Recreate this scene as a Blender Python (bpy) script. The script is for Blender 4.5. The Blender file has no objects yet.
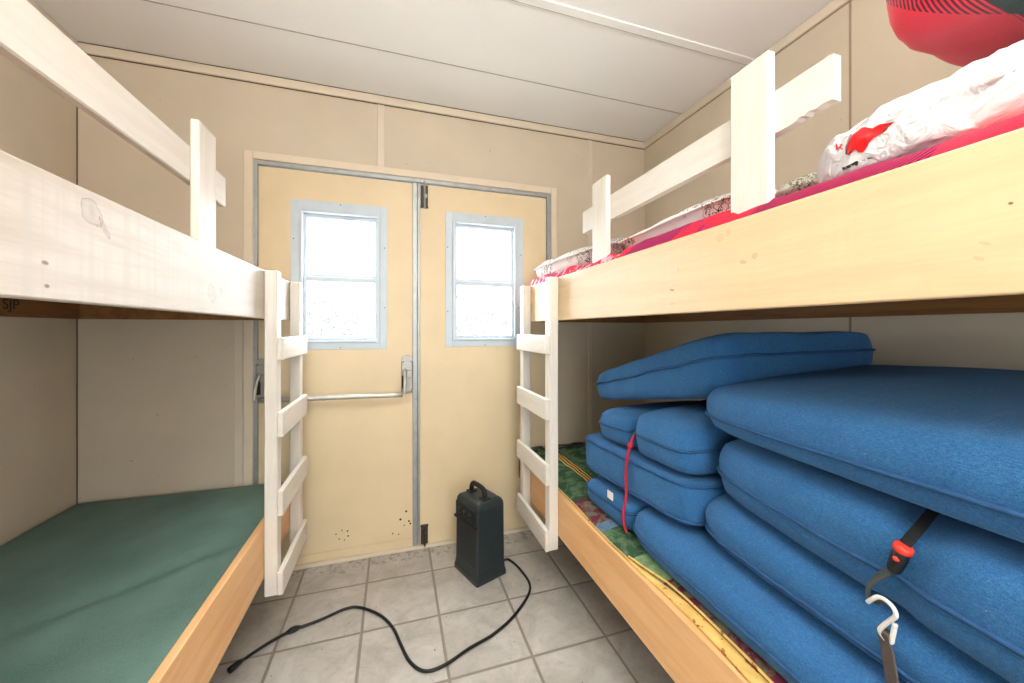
import bpy, bmesh, math, random
from mathutils import Vector, Matrix, noise
from mathutils.bvhtree import BVHTree

S = bpy.context.scene
COL = S.collection
PI = math.pi

# ------------------------------------------------------------------ camera
D, H, XL, XR, YB = 2.116, 2.4495, -1.317, 1.591, -1.25     # far wall, ceiling, left wall, right wall, rear wall
cam_d = bpy.data.cameras.new('camera')
cam = bpy.data.objects.new('camera', cam_d)
COL.objects.link(cam)
cam.location = (0, 0, 1.2016)
cam.rotation_euler = (PI / 2, 0, -0.3041)
cam_d.sensor_width = 36.0
cam_d.lens = 373.92 / 1024 * 36
cam_d.shift_y = -(341.5 - 329.82) / 1024
cam_d.clip_start = 0.02
S.camera = cam

# ------------------------------------------------------------------ sky, lamps, exposure
W = bpy.data.worlds.new('sky')
S.world = W
W.use_nodes = True
bg = W.node_tree.nodes['Background']
bg.inputs[0].default_value = (0.90, 0.95, 1.0, 1)
bg.inputs[1].default_value = 5.0

def area(name, loc, rot, sx, sy, power, color):
    l = bpy.data.lights.new(name, 'AREA')
    l.shape = 'RECTANGLE'
    l.size, l.size_y = sx, sy
    l.energy = power
    l.color = color
    o = bpy.data.objects.new(name, l)
    o.location = loc
    o.rotation_euler = rot
    COL.objects.link(o)
    return o

def portal(name, loc, rot, sx, sy):                # tells the sampler where the sky comes in
    o = area(name, loc, rot, sx, sy, 1.0, (1, 1, 1))
    o.data.cycles.is_portal = True
portal('left_window_portal', (-0.265, D + 0.06, 1.47), (-PI / 2, 0, 0), 0.36, 0.66)
portal('right_window_portal', (0.502, D + 0.06, 1.48), (-PI / 2, 0, 0), 0.36, 0.66)
portal('rear_fill_opening_portal', (0.1, YB - 0.05, 1.235), (PI / 2, 0, 0), 1.1, 0.97)  # covers the opening added behind the viewer for low frontal fill
sun = bpy.data.lights.new('bright_overcast_sun', 'SUN')          # wide, hazy sun on the door side
sun.energy = 12.0
sun.angle = math.radians(100)
sun.color = (0.92, 0.96, 1.0)
so_ = bpy.data.objects.new('bright_overcast_sun', sun)
so_.rotation_euler = (-math.radians(62), 0, math.radians(4))
COL.objects.link(so_)
area('ceiling_bounce_fill', (0.10, -0.45, 1.95), (PI, 0, 0), 0.30, 0.30, 42, (1.0, 0.985, 0.955))  # added fill aimed up at the ceiling, no lamp stands here

vs = S.view_settings
vs.view_transform = 'Standard'
vs.look = 'None'
vs.gamma = 1.0
vs.use_curve_mapping = False
vs.exposure = 0.86

# ------------------------------------------------------------------ materials
def srgb(r, g, b):
    f = lambda c: (c / 255 / 12.92) if c / 255 <= 0.04045 else ((c / 255 + 0.055) / 1.055) ** 2.4
    return (f(r), f(g), f(b), 1)

class NT:
    def __init__(self, name):
        self.m = bpy.data.materials.new(name)
        self.m.use_nodes = True
        self.t = self.m.node_tree
        self.b = self.t.nodes['Principled BSDF']
        self.tc = None
    def n(self, typ, **kw):
        x = self.t.nodes.new(typ)
        for k, v in kw.items():
            setattr(x, k, v)
        return x
    def put(self, sock, v):
        if hasattr(v, 'default_value') or hasattr(v, 'is_output'):
            self.t.links.new(v, sock)
        else:
            sock.default_value = v
    def coord(self, which='Object'):
        if not self.tc:
            self.tc = self.n('ShaderNodeTexCoord')
        return self.tc.outputs[which]
    def math(self, op, a, b=0.0, c=None, clamp=False):
        x = self.n('ShaderNodeMath', operation=op, use_clamp=clamp)
        self.put(x.inputs[0], a); self.put(x.inputs[1], b)
        if c is not None: self.put(x.inputs[2], c)
        return x.outputs[0]
    def mapping(self, vec, scale=(1, 1, 1), loc=(0, 0, 0), rot=(0, 0, 0)):
        x = self.n('ShaderNodeMapping')
        self.put(x.inputs[0], vec)
        x.inputs['Scale'].default_value = scale
        x.inputs['Location'].default_value = loc
        x.inputs['Rotation'].default_value = rot
        return x.outputs[0]
    def noise(self, vec, scale, detail=4, rough=0.55, dist=0.0):
        x = self.n('ShaderNodeTexNoise')
        self.put(x.inputs['Vector'], vec)
        x.inputs['Scale'].default_value = scale
        x.inputs['Detail'].default_value = detail
        x.inputs['Roughness'].default_value = rough
        x.inputs['Distortion'].default_value = dist
        return x.outputs['Fac']
    def ramp(self, fac, stops, interp='LINEAR'):
        x = self.n('ShaderNodeValToRGB')
        self.put(x.inputs[0], fac)
        cr = x.color_ramp
        cr.interpolation = interp
        while len(cr.elements) < len(stops): cr.elements.new(0.5)
        for e, (p, c) in zip(cr.elements, stops):
            e.position = p
            e.color = c if len(c) == 4 else (*c, 1)
        return x.outputs[0]
    def mix(self, fac, a, b, blend='MIX'):
        x = self.n('ShaderNodeMix', data_type='RGBA', blend_type=blend)
        self.put(x.inputs[0], fac); self.put(x.inputs[6], a); self.put(x.inputs[7], b)
        return x.outputs[2]
    def sep(self, vec):
        x = self.n('ShaderNodeSeparateXYZ')
        self.put(x.inputs[0], vec)
        return x.outputs
    def comb(self, a, b, c):
        x = self.n('ShaderNodeCombineXYZ')
        self.put(x.inputs[0], a); self.put(x.inputs[1], b); self.put(x.inputs[2], c)
        return x.outputs[0]
    def bump(self, h, strength=0.3, dist=0.01, normal=None):
        x = self.n('ShaderNodeBump')
        x.inputs['Strength'].default_value = strength
        x.inputs['Distance'].default_value = dist
        self.put(x.inputs['Height'], h)
        if normal is not None: self.put(x.inputs['Normal'], normal)
        return x.outputs[0]
    def out(self, color=None, rough=None, metal=None, normal=None, spec=None):
        if color is not None: self.put(self.b.inputs['Base Color'], color)
        if rough is not None: self.put(self.b.inputs['Roughness'], rough)
        if metal is not None: self.put(self.b.inputs['Metallic'], metal)
        if normal is not None: self.put(self.b.inputs['Normal'], normal)
        if spec is not None: self.put(self.b.inputs['Specular IOR Level'], spec)
        return self.m

BW = ((0, (0, 0, 0, 1)), (1, (1, 1, 1, 1)))

def mottled(name, col, var=0.06, scale=6.0, rough=0.6, bump=0.05, bscale=90, spec=0.4, stains=None):
    k = NT(name)
    v = k.coord()
    lo = tuple(c * (1 - var) for c in col[:3]) + (1,)
    hi = tuple(min(1, c * (1 + var)) for c in col[:3]) + (1,)
    c = k.ramp(k.noise(v, scale, 5), ((0.3, lo), (0.7, hi)))
    if stains:                                     # scattered grime freckles
        amt, sc, scol = stains
        f = k.ramp(k.noise(v, sc, 2, 0.6), ((amt, (0, 0, 0, 1)), (amt + 0.03, (1, 1, 1, 1))))
        c = k.mix(f, c, scol)
    nb = k.bump(k.noise(v, bscale, 3), bump, 0.004)
    return k.out(c, rough, 0.0, nb, spec)

def metal(name, col, rough=0.35, scratch=0.15):
    k = NT(name)
    v = k.coord()
    n = k.noise(k.mapping(v, (8, 8, 8)), 3.0, 5)
    c = k.ramp(n, ((0.3, tuple(x * 0.8 for x in col[:3]) + (1,)), (0.7, col)))
    r = k.math('MULTIPLY_ADD', n, scratch, rough)
    return k.out(c, r, 0.75, None, 0.5)

def wood(name, light, dark, grain_axis='Y', scale=1.0, rough=0.45, knots=(), knot_x=None, bands=0.0, stamp=None):
    """pine board; knots = (y, z, half length, half height, tilt, weight) in the object's own frame"""
    k = NT(name)
    v = k.coord()
    sc = {'Y': (9, 0.7, 9), 'Z': (9, 9, 0.7), 'X': (0.7, 9, 9)}[grain_axis]
    warp = k.noise(v, 3.0, 3)
    g = k.noise(k.mapping(v, tuple(s * scale for s in sc)), 4.5, 6, 0.6, 0.6)
    fine = k.noise(k.mapping(v, tuple(s * scale * 6 for s in sc)), 7.0, 3)
    f = k.math('ADD', k.math('MULTIPLY', g, 0.75), k.math('MULTIPLY', fine, 0.25))
    c = k.ramp(f, ((0.33, dark), (0.60, light)))
    c = k.mix(k.math('MULTIPLY', warp, 0.25), c, tuple(x * 0.92 for x in light[:3]) + (1,))
    s = k.sep(v)
    if bands:                                     # planer chatter across the board
        wv = k.noise(k.mapping(v, (1, 55, 1.5)), 1.0, 2)
        c = k.mix(k.math('MULTIPLY', k.ramp(wv, ((0.45, (0, 0, 0, 1)), (0.62, (1, 1, 1, 1)))), bands), c, tuple(x * 0.84 for x in light[:3]) + (1,))
    for (ky, kz, a, b, tilt, wt) in knots:
        dy = k.math('SUBTRACT', s[1], ky)
        dz = k.math('SUBTRACT', s[2], kz)
        ct, st = math.cos(tilt), math.sin(tilt)
        u = k.math('ADD', k.math('MULTIPLY', dy, ct / a), k.math('MULTIPLY', dz, st / a))
        w = k.math('SUBTRACT', k.math('MULTIPLY', dz, ct / b), k.math('MULTIPLY', dy, st / b))
        r = k.math('SQRT', k.math('ADD', k.math('MULTIPLY', u, u), k.math('MULTIPLY', w, w)))
        r = k.math('ADD', r, k.math('MULTIPLY', k.math('SUBTRACT', k.noise(v, 60, 3), 0.5), 0.9))
        ring = k.ramp(r, ((0.0, (0.45, 0.45, 0.45, 1)), (0.55, (0.25, 0.25, 0.25, 1)), (0.86, (0.35, 0.35, 0.35, 1)), (0.94, (1, 1, 1, 1)), (1.0, (0.25, 0.25, 0.25, 1))) if wt < 0.9 else
                      ((0.0, (1, 1, 1, 1)), (0.6, (0.9, 0.9, 0.9, 1)), (1.0, (0, 0, 0, 1))))
        inside = k.ramp(r, ((0.95, (1, 1, 1, 1)), (1.0, (0, 0, 0, 1))))
        halo = k.ramp(r, ((0.4, (0.35, 0.35, 0.35, 1)), (1.0, (0, 0, 0, 1))))
        fac = k.math('MULTIPLY', k.math('MULTIPLY', ring, inside), min(1.0, wt))
        c = k.mix(fac, c, srgb(122, 84, 52))
    nb = k.bump(f, 0.10, 0.003)
    return k.out(c, rough, 0.0, nb, 0.4)

def denim(name, base, dark, light):
    k = NT(name)
    v = k.coord()
    blot = k.noise(v, 5.0, 4)
    heather = k.noise(k.mapping(v, (150, 760, 560)), 1.0, 2, 0.6)
    heather2 = k.noise(k.mapping(v, (760, 150, 560), rot=(0, 0, 0.3)), 1.0, 2, 0.6)
    h = k.math('ADD', k.math('MULTIPLY', heather, 0.5), k.math('MULTIPLY', heather2, 0.5))
    c = k.ramp(h, ((0.33, dark), (0.52, base), (0.72, light)))
    c = k.mix(k.math('MULTIPLY', k.ramp(blot, ((0.35, (0, 0, 0, 1)), (0.75, (1, 1, 1, 1)))), 0.35), c, dark)
    lint = k.ramp(k.noise(v, 55, 2, 0.5), ((0.77, (0, 0, 0, 1)), (0.79, (1, 1, 1, 1))))
    c = k.mix(k.math('MULTIPLY', lint, 0.35), c, srgb(170, 190, 210))
    wv = k.n('ShaderNodeTexWave', wave_type='BANDS', bands_direction='DIAGONAL')
    k.put(wv.inputs['Vector'], v)
    wv.inputs['Scale'].default_value = 260
    wv.inputs['Distortion'].default_value = 1.5
    hh = k.math('ADD', k.math('MULTIPLY', wv.outputs['Fac'], 0.4), h)
    nb = k.bump(k.noise(v, 16, 3, 0.5, 0.6), 0.35, 0.012)
    nb = k.bump(hh, 0.45, 0.0025, nb)
    k.b.inputs['Sheen Weight'].default_value = 0.25
    k.b.inputs['Sheen Roughness'].default_value = 0.5
    k.b.inputs['Sheen Tint'].default_value = srgb(150, 190, 235)
    return k.out(c, 0.85, 0.0, nb, 0.2)

def tartan(name):
    """red plaid: solid red squares, diagonal hatch bands and dark green crossings"""
    k = NT(name)
    s = k.sep(k.coord('UV'))
    per = 0.36
    fu = k.math('FRACT', k.math('DIVIDE', s[0], per))
    fv = k.math('FRACT', k.math('DIVIDE', s[1], per))
    bu = k.math('GREATER_THAN', fu, 0.64)
    bv = k.math('GREATER_THAN', fv, 0.64)
    di = k.math('FRACT', k.math('MULTIPLY', s[0], 160.0))
    hatch = k.math('GREATER_THAN', di, 0.52)
    both = k.math('MULTIPLY', bu, bv)
    one = k.math('SUBTRACT', k.math('MAXIMUM', bu, bv), both)
    red, dk, gr = srgb(236, 46, 72), srgb(96, 22, 46), srgb(22, 62, 62)
    c = k.mix(k.math('MULTIPLY', one, hatch), red, dk)
    c = k.mix(both, c, gr)
    nb = k.bump(k.noise(k.coord(), 220, 3), 0.2, 0.003)
    k.b.inputs['Sheen Weight'].default_value = 0.3
    return k.out(c, 0.85, 0.0, nb, 0.2)

def pinkish(name):
    """raspberry and red woven cover, blotched with pale pink"""
    k = NT(name)
    v = k.coord()
    n1 = k.noise(v, 9, 3, 0.5, 0.8)
    n2 = k.noise(k.mapping(v, loc=(3, 1, 2)), 26, 3, 0.5, 1.2)
    s = k.sep(v)
    di = k.math('GREATER_THAN', k.math('FRACT', k.math('MULTIPLY', k.math('ADD', s[1], s[2]), 105.0)), 0.5)
    red, rasp, pink = srgb(222, 40, 62), srgb(150, 34, 84), srgb(244, 190, 204)
    c = k.ramp(n1, ((0.44, rasp), (0.50, red), (0.60, red)))
    near = k.math('LESS_THAN', s[1], -0.43)
    zone = k.math('MULTIPLY', near, k.math('GREATER_THAN', s[1], -0.69))
    c = k.mix(zone, c, srgb(176, 40, 82))
    c = k.mix(k.math('LESS_THAN', s[1], -0.69), c, srgb(226, 44, 66))
    hb = k.math('MULTIPLY', zone, di)
    c = k.mix(hb, c, srgb(92, 24, 52))
    far = k.math('GREATER_THAN', s[1], 0.05)
    c = k.mix(k.math('MULTIPLY', far, k.ramp(n2, ((0.52, (0, 0, 0, 1)), (0.58, (1, 1, 1, 1))))), c, pink)
    nb = k.bump(k.noise(v, 120, 3), 0.25, 0.003)
    return k.out(c, 0.85, 0.0, nb, 0.2)

def floral(name, ground, ink):
    k = NT(name)
    v = k.coord()
    a = k.noise(v, 16, 2, 0.5, 1.6)
    line = k.math('LESS_THAN', k.math('ABSOLUTE', k.math('SUBTRACT', a, 0.5)), 0.012)
    b = k.noise(k.mapping(v, loc=(5, 2, 1)), 38, 2, 0.5, 2.0)
    line2 = k.math('LESS_THAN', k.math('ABSOLUTE', k.math('SUBTRACT', b, 0.5)), 0.028)
    zone = k.ramp(k.noise(k.mapping(v, loc=(1, 7, 3)), 7, 2), ((0.50, (0, 0, 0, 1)), (0.56, (1, 1, 1, 1))))
    f = k.math('MULTIPLY', k.math('MAXIMUM', k.math('MULTIPLY', line, 0.7), line2), zone)
    c = k.mix(f, ground, ink)
    nb = k.bump(k.noise(v, 30, 3), 0.15, 0.004)
    return k.out(c, 0.8, 0.0, nb, 0.2)

def quilt_mat(name):
    """patchwork: patches along the bed in bottle green, burgundy, slate blue and sage with gold stripes between"""
    k = NT(name)
    v = k.coord()
    s = k.sep(v)
    n = k.noise(v, 22, 4, 0.6, 0.8)
    wob = k.math('MULTIPLY', k.math('SUBTRACT', k.noise(v, 7, 3), 0.5), 0.06)
    t = k.math('DIVIDE', k.math('ADD', k.math('ADD', s[1], wob), 1.2), 2.4)
    G, B, S_, P, Y = srgb(52, 84, 58), srgb(108, 44, 62), srgb(96, 124, 156), srgb(132, 160, 112), srgb(214, 172, 86)
    K = srgb(38, 38, 34)
    patch = k.ramp(t, ((0.0, P), (0.16, B), (0.446, P), (0.50, G), (0.567, S_), (0.592, B), (0.667, G), (0.92, K)), 'CONSTANT')
    # a striped border runs along the bed a hand's breadth in from the edge
    u = k.math('DIVIDE', k.math('ADD', s[0], 0.29), 0.05)
    stripe = k.ramp(u, ((0.0, Y), (0.18, K), (0.34, Y), (0.52, K), (0.70, Y), (0.86, K)), 'CONSTANT')
    band = k.math('MULTIPLY', k.math('MULTIPLY', k.math('GREATER_THAN', u, 0.0), k.math('LESS_THAN', u, 1.0)), k.math('GREATER_THAN', s[1], 0.40))
    leaf = k.ramp(n, ((0.47, (0, 0, 0, 1)), (0.56, (1, 1, 1, 1))))
    c = k.mix(k.math('MULTIPLY', leaf, 0.45), patch, srgb(126, 150, 110))
    c = k.mix(k.math('MULTIPLY', k.ramp(k.noise(v, 40, 3), ((0.35, (1, 1, 1, 1)), (0.55, (0, 0, 0, 1)))), 0.35), c, srgb(30, 44, 40))
    c = k.mix(band, c, stripe)
    nb = k.bump(k.noise(v, 140, 3), 0.3, 0.003)
    return k.out(c, 0.85, 0.0, nb, 0.2)

def tile_mat(name):
    k = NT(name)
    s = k.sep(k.coord())
    T = 0.305
    ux = k.math('DIVIDE', k.math('ADD', s[0], 0.4304 + 20 * T), T)
    uy = k.math('DIVIDE', k.math('ADD', s[1], -2.2044 + 40 * T), T)
    fx, fy = k.math('FRACT', ux), k.math('FRACT', uy)
    e = lambda f: k.math('MINIMUM', f, k.math('SUBTRACT', 1.0, f))
    d = k.math('MINIMUM', e(fx), e(fy))
    grout = k.ramp(d, ((0.014, (1, 1, 1, 1)), (0.020, (0, 0, 0, 1))))
    cell = k.n('ShaderNodeTexWhiteNoise', noise_dimensions='2D')
    k.put(cell.inputs['Vector'], k.comb(k.math('FLOOR', ux), k.math('FLOOR', uy), 0))
    off = k.n('ShaderNodeVectorMath', operation='MULTIPLY_ADD')
    k.put(off.inputs[0], cell.outputs['Color'])
    off.inputs[1].default_value = (7, 7, 7)
    k.put(off.inputs[2], k.coord())
    n = k.noise(off.outputs[0], 7, 6, 0.65, 0.6)
    n2 = k.noise(off.outputs[0], 45, 4, 0.7)
    c = k.ramp(n, ((0.30, srgb(164, 158, 149)), (0.52, srgb(186, 181, 173)), (0.72, srgb(202, 198, 192))))
    c = k.mix(k.math('MULTIPLY', k.ramp(n2, ((0.30, (1, 1, 1, 1)), (0.48, (0, 0, 0, 1)))), 0.30), c, srgb(136, 128, 118))
    c = k.mix(k.math('MULTIPLY', cell.outputs['Value'], 0.10), c, srgb(150, 142, 132))
    # tracked-in dirt along the threshold
    dirt = k.math('MULTIPLY', k.ramp(s[1], ((0.0, (0, 0, 0, 1)), (1.0, (1, 1, 1, 1)))), 1.0)
    near = k.math('GREATER_THAN', k.math('ADD', s[1], k.math('MULTIPLY', k.noise(k.coord(), 9, 4), 0.22)), 2.13)
    spots = k.ramp(k.noise(k.coord(), 34, 3, 0.6), ((0.50, (0, 0, 0, 1)), (0.62, (1, 1, 1, 1))))
    c = k.mix(k.math('MULTIPLY', k.math('MULTIPLY', near, spots), 0.45), c, srgb(86, 70, 54))
    rare = k.ramp(k.noise(k.coord(), 60, 1, 0.4), ((0.77, (0, 0, 0, 1)), (0.79, (1, 1, 1, 1))))
    c = k.mix(k.math('MULTIPLY', rare, 0.7), c, srgb(80, 70, 60))
    c = k.mix(grout, c, srgb(140, 131, 119))
    h = k.math('ADD', k.math('MULTIPLY', k.math('SUBTRACT', 1.0, grout), 1.0), k.math('MULTIPLY', n2, 0.12))
    nb = k.bump(h, 0.5, 0.004)
    return k.out(c, 0.42, 0.0, nb, 0.4)

def glass_mat(name):
    k = NT(name)
    t = k.t
    tr = k.n('ShaderNodeBsdfTransparent')
    gl = k.n('ShaderNodeBsdfGlossy'); gl.inputs['Roughness'].default_value = 0.05
    du = k.n('ShaderNodeBsdfTranslucent'); du.inputs['Color'].default_value = (0.95, 0.97, 1, 1)
    m1 = k.n('ShaderNodeMixShader'); m1.inputs[0].default_value = 0.03  # slight translucent veil puts the panes' overexposed haze into the material
    m2 = k.n('ShaderNodeMixShader'); m2.inputs[0].default_value = 0.05
    t.links.new(tr.outputs[0], m1.inputs[1]); t.links.new(du.outputs[0], m1.inputs[2])
    t.links.new(m1.outputs[0], m2.inputs[1]); t.links.new(gl.outputs[0], m2.inputs[2])
    t.links.new(m2.outputs[0], t.nodes['Material Output'].inputs[0])
    return k.m

M = {}
M['wall'] = mottled('vinyl wall panel', srgb(206, 193, 172), 0.05, 3.0, 0.55, 0.06, 160, 0.3, (0.74, 50, srgb(168, 146, 118)))
M['wall_trim'] = mottled('wall batten', srgb(216, 204, 184), 0.04, 5.0, 0.5, 0.03)
M['ceiling'] = mottled('ceiling panel', srgb(240, 242, 240), 0.02, 2.0, 0.6, 0.05, 120, 0.3, (0.80, 40, srgb(190, 184, 170)))
M['casing'] = mottled('door casing paint', srgb(224, 210, 188), 0.04, 6.0, 0.5, 0.03)
M['door'] = mottled('cream door paint', srgb(227, 207, 170), 0.05, 3.5, 0.42, 0.05, 60, 0.4, (0.79, 45, srgb(170, 130, 80)))
M['floor'] = tile_mat('stone look floor tile')
M['gap'] = mottled('dark joint', srgb(86, 70, 54), 0.1, 10, 0.9, 0.0)
M['gap_soft'] = mottled('panel joint', srgb(158, 140, 118), 0.1, 10, 0.8, 0.0)
M['gap_grey'] = mottled('ceiling joint', srgb(168, 164, 154), 0.1, 10, 0.8, 0.0)
M['alu'] = metal('mill aluminium', srgb(176, 180, 180), 0.38)
M['alu_frame'] = mottled('anodised window frame', srgb(198, 210, 219), 0.06, 9, 0.38, 0.02, 60, 0.5)
M['steel'] = metal('satin steel', srgb(168, 166, 160), 0.34)
M['bar'] = metal('pale anodised bar', srgb(214, 212, 204), 0.4)
M['dark_steel'] = metal('tarnished steel', srgb(88, 84, 78), 0.45)
M['black'] = mottled('black plastic', srgb(22, 22, 23), 0.1, 20, 0.45, 0.03)
M['grime'] = mottled('grime spot', srgb(70, 48, 30), 0.1, 40, 0.9, 0.0)
M['glass'] = glass_mat('haze-veiled window glass')
M['white_wood'] = wood('whitewashed pine', srgb(226, 221, 212), srgb(216, 207, 193), 'Z', 1.0, 0.45)
M['white_wood_y'] = wood('whitewashed pine rail', srgb(226, 221, 212), srgb(216, 207, 193), 'Y', 1.0, 0.45)
M['ply'] = wood('raw plywood', srgb(150, 104, 58), srgb(104, 64, 30), 'Y', 0.7, 0.6)
M['pine_low'] = wood('varnished pine', srgb(238, 190, 136), srgb(222, 164, 106), 'Y', 0.6, 0.4)
M['denim'] = denim('blue denim', srgb(50, 106, 156), srgb(32, 80, 130), srgb(84, 138, 184))
M['piping'] = mottled('denim piping', srgb(34, 78, 122), 0.15, 60, 0.8, 0.2, 300)
M['green_vinyl'] = None
M['tartan'] = tartan('red tartan flannel')
M['pink'] = pinkish('raspberry plaid cover')
M['floral'] = floral('white floral print', srgb(240, 238, 232), srgb(30, 34, 34))
M['floral_sage'] = floral('pale sage floral print', srgb(206, 204, 188), srgb(84, 96, 76))
M['quilt'] = quilt_mat('patchwork quilt')
M['gold'] = mottled('gold quilt binding', srgb(218, 178, 104), 0.16, 26, 0.8, 0.25, 160, 0.2, (0.60, 48, srgb(156, 104, 56)))
M['cord_red'] = mottled('red braided cord', srgb(176, 32, 60), 0.2, 200, 0.7, 0.3, 400)
M['webbing'] = mottled('black webbing', srgb(16, 16, 18), 0.1, 200, 0.8, 0.3, 500)
M['brown_web'] = mottled('brown webbing', srgb(92, 80, 74), 0.12, 120, 0.85, 0.3, 500)
M['red_plastic'] = mottled('red plastic', srgb(226, 62, 44), 0.05, 20, 0.35, 0.0)
M['hook_white'] = mottled('white coated hook', srgb(222, 220, 214), 0.05, 20, 0.3, 0.0)
M['hook_dark'] = mottled('grey coated hook', srgb(66, 72, 72), 0.06, 20, 0.35, 0.0)
M['heater'] = mottled('charcoal green plastic', srgb(40, 49, 52), 0.1, 30, 0.33, 0.04, 200)
M['heater_dark'] = mottled('black grille plastic', srgb(26, 30, 31), 0.1, 30, 0.5, 0.04, 200)
M['tag'] = mottled('white cloth tag', srgb(236, 232, 222), 0.05, 60, 0.8, 0.1)
M['bag'] = None
M['print_red'] = mottled('red printing ink', srgb(206, 20, 24), 0.15, 60, 0.35, 0.05)
M['print_black'] = mottled('black printing ink', srgb(24, 24, 24), 0.1, 60, 0.5, 0.0)
M['leaf'] = mottled('leaf', srgb(46, 56, 40), 0.2, 10, 0.6, 0.0)
M['bark'] = mottled('bark', srgb(110, 100, 88), 0.2, 30, 0.8, 0.3)
M['ground'] = mottled('pale gravel', srgb(200, 198, 190), 0.1, 10, 0.9, 0.2)
M['lamp_white'] = mottled('lamp housing', srgb(235, 233, 228), 0.02, 10, 0.4, 0.0)

def mk_green():
    k = NT('green canvas mattress cover')
    v = k.coord()
    n = k.noise(v, 4, 4)
    c = k.ramp(n, ((0.3, srgb(80, 110, 102)), (0.7, srgb(104, 136, 125))))
    g = k.noise(v, 320, 2)
    c = k.mix(k.math('MULTIPLY', k.ramp(g, ((0.4, (0, 0, 0, 1)), (0.65, (1, 1, 1, 1)))), 0.25), c, srgb(134, 160, 150))
    return k.out(c, 0.6, 0.0, k.bump(g, 0.2, 0.002), 0.35)
M['green_vinyl'] = mk_green()

def mk_bag():
    k = NT('white plastic bag film')
    v = k.coord()
    n = k.noise(v, 9, 4, 0.55, 1.2)
    k.b.inputs['Transmission Weight'].default_value = 0.0
    k.b.inputs['Subsurface Weight'].default_value = 0.1
    k.b.inputs['Subsurface Radius'].default_value = (0.02, 0.02, 0.02)
    return k.out(srgb(222, 224, 224), 0.35, 0.0, k.bump(k.noise(v, 24, 3, 0.5, 2.2), 0.55, 0.014, k.bump(n, 0.6, 0.02)), 0.5)
M['bag'] = mk_bag()

# ------------------------------------------------------------------ object helpers
def tag(o, label=None, cat=None, group=None, kind=None):
    if label: o['label'] = label
    if cat: o['category'] = cat
    if group: o['group'] = group
    if kind: o['kind'] = kind
    return o

def thing(name, label, cat, loc=(0, 0, 0), group=None, rotz=0.0):
    o = bpy.data.objects.new(name, None)
    o.empty_display_size = 0.1
    o.location = loc
    o.rotation_euler = (0, 0, rotz)
    COL.objects.link(o)
    return tag(o, label, cat, group)

def origin(o):
    p = Vector(o.location)
    while o.parent:
        o = o.parent
        p += Vector(o.location)
    return p

def obj(name, bm, mat, parent=None, smooth=False, at=None, sub=0, world=True):
    """link one bmesh as one object. Built in world coordinates: vertices are shifted into the parent's frame."""
    me = bpy.data.meshes.new(name)
    off = Vector((0, 0, 0))
    if parent is not None and world: off = origin(parent)
    if at is not None: off = Vector(at)
    if off.length: bmesh.ops.translate(bm, verts=bm.verts, vec=-off)
    bm.normal_update()
    bm.to_mesh(me)
    bm.free()
    mats = mat if isinstance(mat, (list, tuple)) else [mat]
    for m in mats: me.materials.append(m)
    if smooth:
        for p in me.polygons: p.use_smooth = True
    o = bpy.data.objects.new(name, me)
    if at is not None and parent is None: o.location = at
    if parent is not None: o.parent = parent
    COL.objects.link(o)
    if sub:
        md = o.modifiers.new('sub', 'SUBSURF'); md.levels = sub; md.render_levels = sub
    return o

def box(bm, x0, x1, y0, y1, z0, z1, bev=0.0, seg=2, rot=None, about=None):
    r = bmesh.ops.create_cube(bm, size=1.0)
    vs_ = r['verts']
    for v in vs_:
        v.co = Vector(((x0 + x1) / 2 + v.co.x * (x1 - x0), (y0 + y1) / 2 + v.co.y * (y1 - y0), (z0 + z1) / 2 + v.co.z * (z1 - z0)))
    es = list({e for v in vs_ for e in v.link_edges})
    if bev > 0:
        rr = bmesh.ops.bevel(bm, geom=es, offset=bev, segments=seg, affect='EDGES', profile=0.5)
        vs_ = [v for v in rr['verts']]
    if rot is not None:
        c = Vector(about) if about is not None else Vector(((x0 + x1) / 2, (y0 + y1) / 2, (z0 + z1) / 2))
        allv = set(vs_)
        bmesh.ops.rotate(bm, verts=list(allv), cent=c, matrix=rot)
    return vs_

def B(*a, **k):
    bm = bmesh.new()
    box(bm, *a, **k)
    return bm

def tube(bm, pts, rad, n=8, closed=False, cap=True, flat=1.0):
    pts = [Vector(p) for p in pts]
    N = len(pts)
    rings = []
    up = Vector((0, 0, 1))
    prev = None
    for i, p in enumerate(pts):
        a = pts[(i - 1) % N] if (closed or i > 0) else p
        b = pts[(i + 1) % N] if (closed or i < N - 1) else p
        t = (b - a)
        if t.length < 1e-9: t = Vector((0, 0, 1))
        t.normalize()
        if prev is None:
            s = t.cross(up)
            if s.length < 1e-3: s = t.cross(Vector((1, 0, 0)))
        else:
            s = prev - t * prev.dot(t)
        s.normalize(); prev = s
        u = s.cross(t)
        r = rad[i] if isinstance(rad, (list, tuple)) else rad
        rings.append([bm.verts.new(p + s * math.cos(2 * PI * k / n) * r + u * math.sin(2 * PI * k / n) * r * flat) for k in range(n)])
    L = N if closed else N - 1
    for i in range(L):
        A, C = rings[i], rings[(i + 1) % N]
        for k in range(n):
            bm.faces.new((A[k], A[(k + 1) % n], C[(k + 1) % n], C[k]))
    if cap and not closed:
        bm.faces.new(list(reversed(rings[0]))); bm.faces.new(rings[-1])
    bmesh.ops.recalc_face_normals(bm, faces=bm.faces)

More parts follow.
